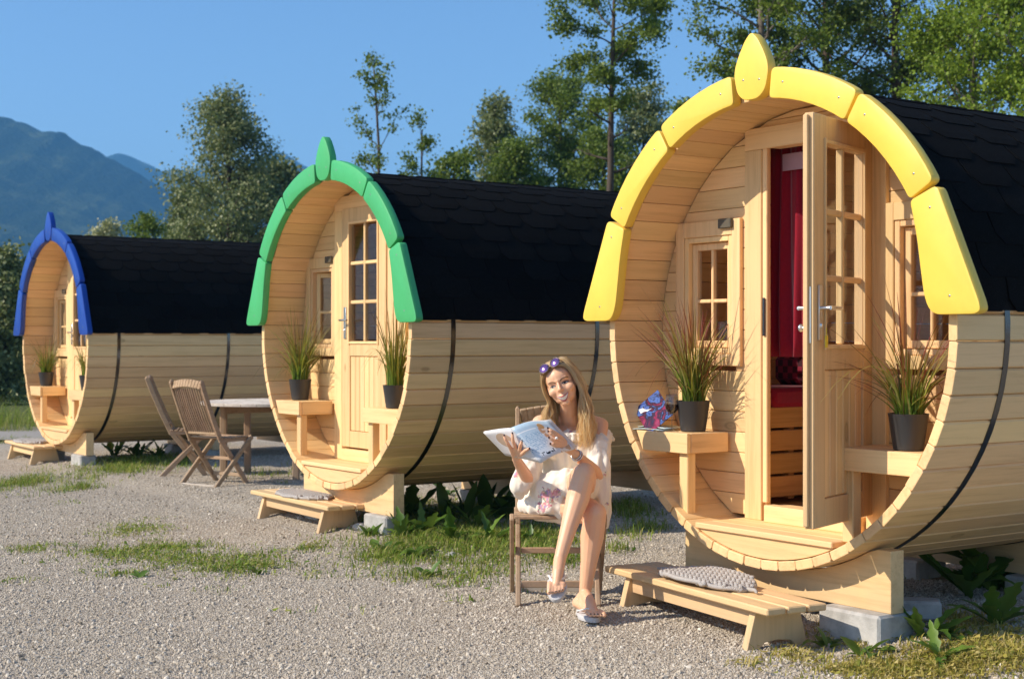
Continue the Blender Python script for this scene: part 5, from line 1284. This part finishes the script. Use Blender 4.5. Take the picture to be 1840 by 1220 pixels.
def make_tree(name, label, px, dist, top_px, spread, mat, seed, leaves=9000, f0=.25, n_br=34, leaf=.10, clump=.30, prof='oval', trunk_r=.14, lean=0.0, bark=None, subs=4, up=.6, bare=0, extra=None, fork=False, base_px=None):
    r = np.random.default_rng(seed); H = (614.5 - top_px) / 2610 * dist + CAMH; X = (px - 920) / 2610 * dist
    root = empty(name, (X, dist, -.05), 0, label, 'tree', 'trees behind the cabins')
    tb = MB(); pts = []; k = 9; wob = r.normal(0, .03 * H / 9, (k + 1, 2)).cumsum(0) * .5
    for i in range(k + 1):
        t = i / k; pts.append(Vector((lean * H * t + wob[i, 0] * t, wob[i, 1] * t, H * .95 * t)))
    tb.tube(pts, [trunk_r * (1 - .85 * (i / k)) + .012 for i in range(k + 1)], 8)
    def at(t): f = t * k; i = min(k - 1, int(f)); return pts[i].lerp(pts[i + 1], f - i)
    def profile(h):
        if prof == 'cone': return .25 + .85 * (1 - h) ** .8
        if prof == 'oval': return max(.25, math.sin(math.pi * (.12 + .80 * h)) ** .8)
        if prof == 'top': return .4 + .7 * h if h < .8 else .9 - (h - .8) * 2
        return 1
    LP = []
    for j in range(n_br):
        h = (j + r.uniform()) / n_br; t = f0 + (1 - f0) * h * .98; p0 = at(t); az = j * 2.399 + r.uniform(-.5, .5)
        L_ = spread * profile(h) * r.uniform(.55, 1.2); el = up * (.4 + .8 * h) + r.uniform(-.15, .25)
        d = Vector((math.cos(az) * math.cos(el), math.sin(az) * math.cos(el), math.sin(el)))
        bp = [p0]; 
        for q in range(1, 5): bp.append(bp[-1] + (d + Vector(r.normal(0, .16, 3)) + Vector((0, 0, .05 * q))) * (L_ / 4))
        r0 = trunk_r * (1 - .85 * t) * .5 + .006; tb.tube(bp, [r0 * (1 - .82 * q / 4) for q in range(5)], 5)
        isbare = j < bare
        for s_ in range(subs):
            f = .35 + .65 * (s_ + r.uniform()) / subs; i = min(3, int(f * 4)); sp = bp[i].lerp(bp[i + 1], f * 4 - i)
            sd = (d + Vector(r.normal(0, .65, 3))).normalized(); sl = L_ * r.uniform(.22, .5); sm = sp + sd * sl * .5 + Vector((0, 0, .05)); se = sp + sd * sl
            tb.tube([sp, sm, se], [r0 * .30, r0 * .2, r0 * .08 + .002], 4)
            if not isbare: LP += [(se, clump), (sm, clump * .8)]
        if not isbare: LP.append((bp[-1], clump))
    tr = tb.obj('trunk', bark or M_bark, root, True)
    C = np.array([tuple(c) for c, _ in LP]); S = np.array([s for _, s in LP]); w = r.uniform(.25, 1.6, len(C)) ** 1.5; w /= w.sum(); idx = r.choice(len(C), leaves, p=w)
    P = C[idx] + r.normal(0, 1, (leaves, 3)) * S[idx][:, None] * (.75, .75, .5)
    V, F = leaves_np(P, leaf, r); o = link('crown', np_mesh('crown', V, F, LM[mat]), root); tag(o, kind='stuff'); return root
T = make_tree
T('broadleaf_tree', 'large grey green tree left of the green cabin arch', 412, 45, 172, 2.55, 'grey', 101, 34500, .12, 50, .09, .36, 'cone', .16, up=.75)
T('broadleaf_tree', 'lower grey green tree right beside the large left tree', 492, 47, 285, 1.25, 'grey', 102, 15524, .1, 30, .13, .34, 'oval', .10)
T('broadleaf_tree', 'dim tree behind the left flank of the large left tree', 330, 50, 330, 1.0, 'grey', 103, 10350, .1, 24, .13, .32, 'oval', .08)
T('willow', 'grey willow at the far left edge of the picture', -10, 30, 455, .85, 'grey', 104, 24149, .03, 46, .085, .22, 'oval', .07, up=.9)
T('willow', 'second grey willow half outside the left edge', -60, 33, 430, 1.0, 'grey', 105, 15524, .03, 34, .09, .26, 'oval', .08, up=.9)
T('willow', 'low willow just left of the blue cabin', 40, 36, 500, .8, 'grey', 117, 13799, .03, 30, .09, .24, 'oval', .06, up=.9)
T('bush', 'pale silvery bush above the blue cabin roof', 190, 36, 388, .55, 'silver', 106, 6209, .3, 22, .075, .18, 'oval', .04)
T('bush', 'yellow green bush above the blue cabin roof', 262, 37, 376, .55, 'mid', 107, 5520, .35, 20, .075, .17, 'oval', .04)
T('birch', 'thin sparse birch standing against the sky', 697, 34, 90, 1.15, 'mid', 108, 2932, .40, 15, .07, .13, 'top', .055, lean=-.045, up=1.0, bark=M_bark)
T('young_tree', 'small sparse tree right of the thin birch', 757, 35, 205, .70, 'mid', 109, 2587, .42, 13, .07, .14, 'top', .05, up=.95)
T('bush', 'low green bush above the middle of the green cabin roof', 815, 37, 262, .85, 'mid', 110, 11212, .2, 26, .09, .24, 'oval', .06)
T('bush', 'low bush behind the green arch', 640, 40, 290, .8, 'grey', 111, 4485, .2, 20, .09, .22, 'oval', .05)
T('broadleaf_tree', 'loose light green tree left of the dense tree', 893, 41, 165, 1.0, 'grey', 112, 19550, .15, 40, .085, .27, 'oval', .10, up=.8)
T('broadleaf_tree', 'dense dark green tree beside the tall bare trunk', 1005, 42, 118, 1.35, 'mid', 113, 34500, .12, 44, .08, .27, 'oval', .13, up=.7)
T('broadleaf_tree', 'light green tree between the tall trunk and the yellow arch', 1158, 43, 140, 1.15, 'grey', 114, 20700, .15, 40, .085, .28, 'oval', .10, up=.8)
T('broadleaf_tree', 'shaded green tree behind the left end of the yellow arch', 1235, 46, 175, 1.2, 'mid', 118, 15524, .12, 34, .12, .3, 'oval', .1)
T('broadleaf_tree', 'low green tree behind the right end of the green cabin', 930, 38, 235, 1.0, 'mid', 119, 24149, .1, 34, .08, .26, 'oval', .08)
T('broadleaf_tree', 'low dark tree at the foot of the tall trunk', 1085, 39, 215, 1.0, 'mid', 120, 25874, .1, 34, .08, .26, 'oval', .08)
T('tall_tree', 'tall tree with a long bare trunk and loose crown', 1084, 31, -70, 1.25, 'mid', 115, 13799, .55, 18, .072, .20, 'top', .115, lean=.030, up=.45, bare=5, bark=M_bark)
T('tall_tree', 'dark trunked tree directly behind the yellow finial', 1372, 25, -190, 1.45, 'mid', 116, 19550, .50, 30, .062, .19, 'oval', .13, lean=-.01, up=.35, bare=5, bark=M_barkpale)
T('broadleaf_tree', 'dense dark tree above the yellow arch, right of the finial', 1480, 27, -150, 1.7, 'dark', 121, 32199, .30, 42, .062, .22, 'oval', .15, up=.6)
T('broadleaf_tree', 'dark tree with forked limbs above the black roof', 1600, 25, -200, 1.45, 'dark', 122, 25299, .38, 36, .062, .21, 'oval', .14, lean=.02, up=.6)
T('broadleaf_tree', 'fresh green tree in the upper right corner', 1745, 23, -140, 1.35, 'fresh', 123, 41400, .22, 46, .060, .22, 'oval', .12, up=.6, bark=M_barkpale)
T('broadleaf_tree', 'fresh green tree cut by the right edge', 1870, 22, -200, 1.5, 'fresh', 124, 29899, .22, 44, .062, .26, 'oval', .14, up=.6, bark=M_barkpale)

# ------------------------------------------------------------------ mountains and the air before them
def mountain(name, ridge, dist, depth, seed, label):
    r = np.array(ridge, float); xs = np.linspace(r[0, 0], r[-1, 0], 220); ys = np.interp(xs, r[:, 0], r[:, 1])
    rows = 46; V = []; 
    for i, (x, y) in enumerate(zip(xs, ys)):
        zr = (614.5 - y) / 2610 * dist + CAMH; zr += 2.5 * noise.fractal((x * .05, seed, 0), .9, 2.2, 5) * (dist / 1500)
        X = (x - 920) / 2610 * dist
        for k in range(rows + 1):
            t = k / rows
            if t <= .8: f = t / .8; d = dist - depth * (1 - f); z = zr * f ** 1.15
            else: f = (t - .8) / .2; d = dist + depth * .5 * f; z = zr * (1 - .8 * f)
            amp = 26 * math.sin(math.pi * min(1, t / .8)) if t <= .8 else 0
            g = noise.fractal((X * .007, d * .004, seed), .9, 2.1, 6); V.append((X, d + amp * g * 2, max(-.5, z + amp * g * .8)))
    n = rows + 1; i = np.arange(len(xs) - 1)[:, None] * n + np.arange(rows)[None, :]; F = np.stack([i, i + 1, i + n + 1, i + n], -1).reshape(-1, 4)[:, ::-1]
    m = NT(name + '_forest'); p = m.geo_pos(); n1 = m.noise(p, .012, 6, .65); n2 = m.noise(p, .11, 4, .7)
    c = m.mix(n2, (.010, .020, .010), (.035, .055, .022)); c = m.mix(m.ramp(n1, [(.54, 0.0), (.66, 1.0)]), c, (.08, .10, .04)); m.set(color=c, rough=.95, spec=.05); m.bump(n2, 1.0, 6)
    o = link(name, np_mesh(name, np.array(V), F, m.mat, True)); tag(o, label, kind='structure')
mountain('mountain', [(-900, 120), (-400, 150), (-150, 190), (0, 203), (34, 211), (74, 229), (100, 231), (114, 233), (136, 249), (162, 258), (199, 280), (236, 300), (286, 330), (350, 372), (450, 430), (600, 500)], 1500, 650, 1.0, 'forested blue mountain slope at the left')
mountain('far_mountain', [(100, 300), (170, 285), (199, 275), (212, 268), (249, 281), (290, 302), (320, 300), (420, 290), (470, 275), (505, 267), (519, 274), (556, 299), (620, 330), (800, 370), (1000, 390), (1500, 420), (2200, 400)], 2400, 700, 4.0, 'distant hazy ridge')
def haze():
    q = MB(); x0, x1, y0, y1, z0, z1 = -2960, 2960, -310, 2960, -1.6, 345
    q.add([(x0, y0, z0), (x1, y0, z0), (x1, y1, z0), (x0, y1, z0), (x0, y0, z1), (x1, y0, z1), (x1, y1, z1), (x0, y1, z1)], [(0, 3, 2, 1), (4, 5, 6, 7), (0, 1, 5, 4), (1, 2, 6, 5), (2, 3, 7, 6), (3, 0, 4, 7)])
    m = bpy.data.materials.new('mountain_air'); m.use_nodes = True; t = m.node_tree; t.nodes.remove(t.nodes['Principled BSDF'])
    v = t.nodes.new('ShaderNodeVolumePrincipled'); v.inputs['Color'].default_value = (.17, .52, 1, 1); v.inputs['Density'].default_value = .00036; v.inputs['Anisotropy'].default_value = 0
    t.links.new(v.outputs[0], t.nodes['Material Output'].inputs['Volume'])
    o = q.obj('haze', m); tag(o, 'thin blue summer haze in the air', 'haze', kind='stuff')
haze()
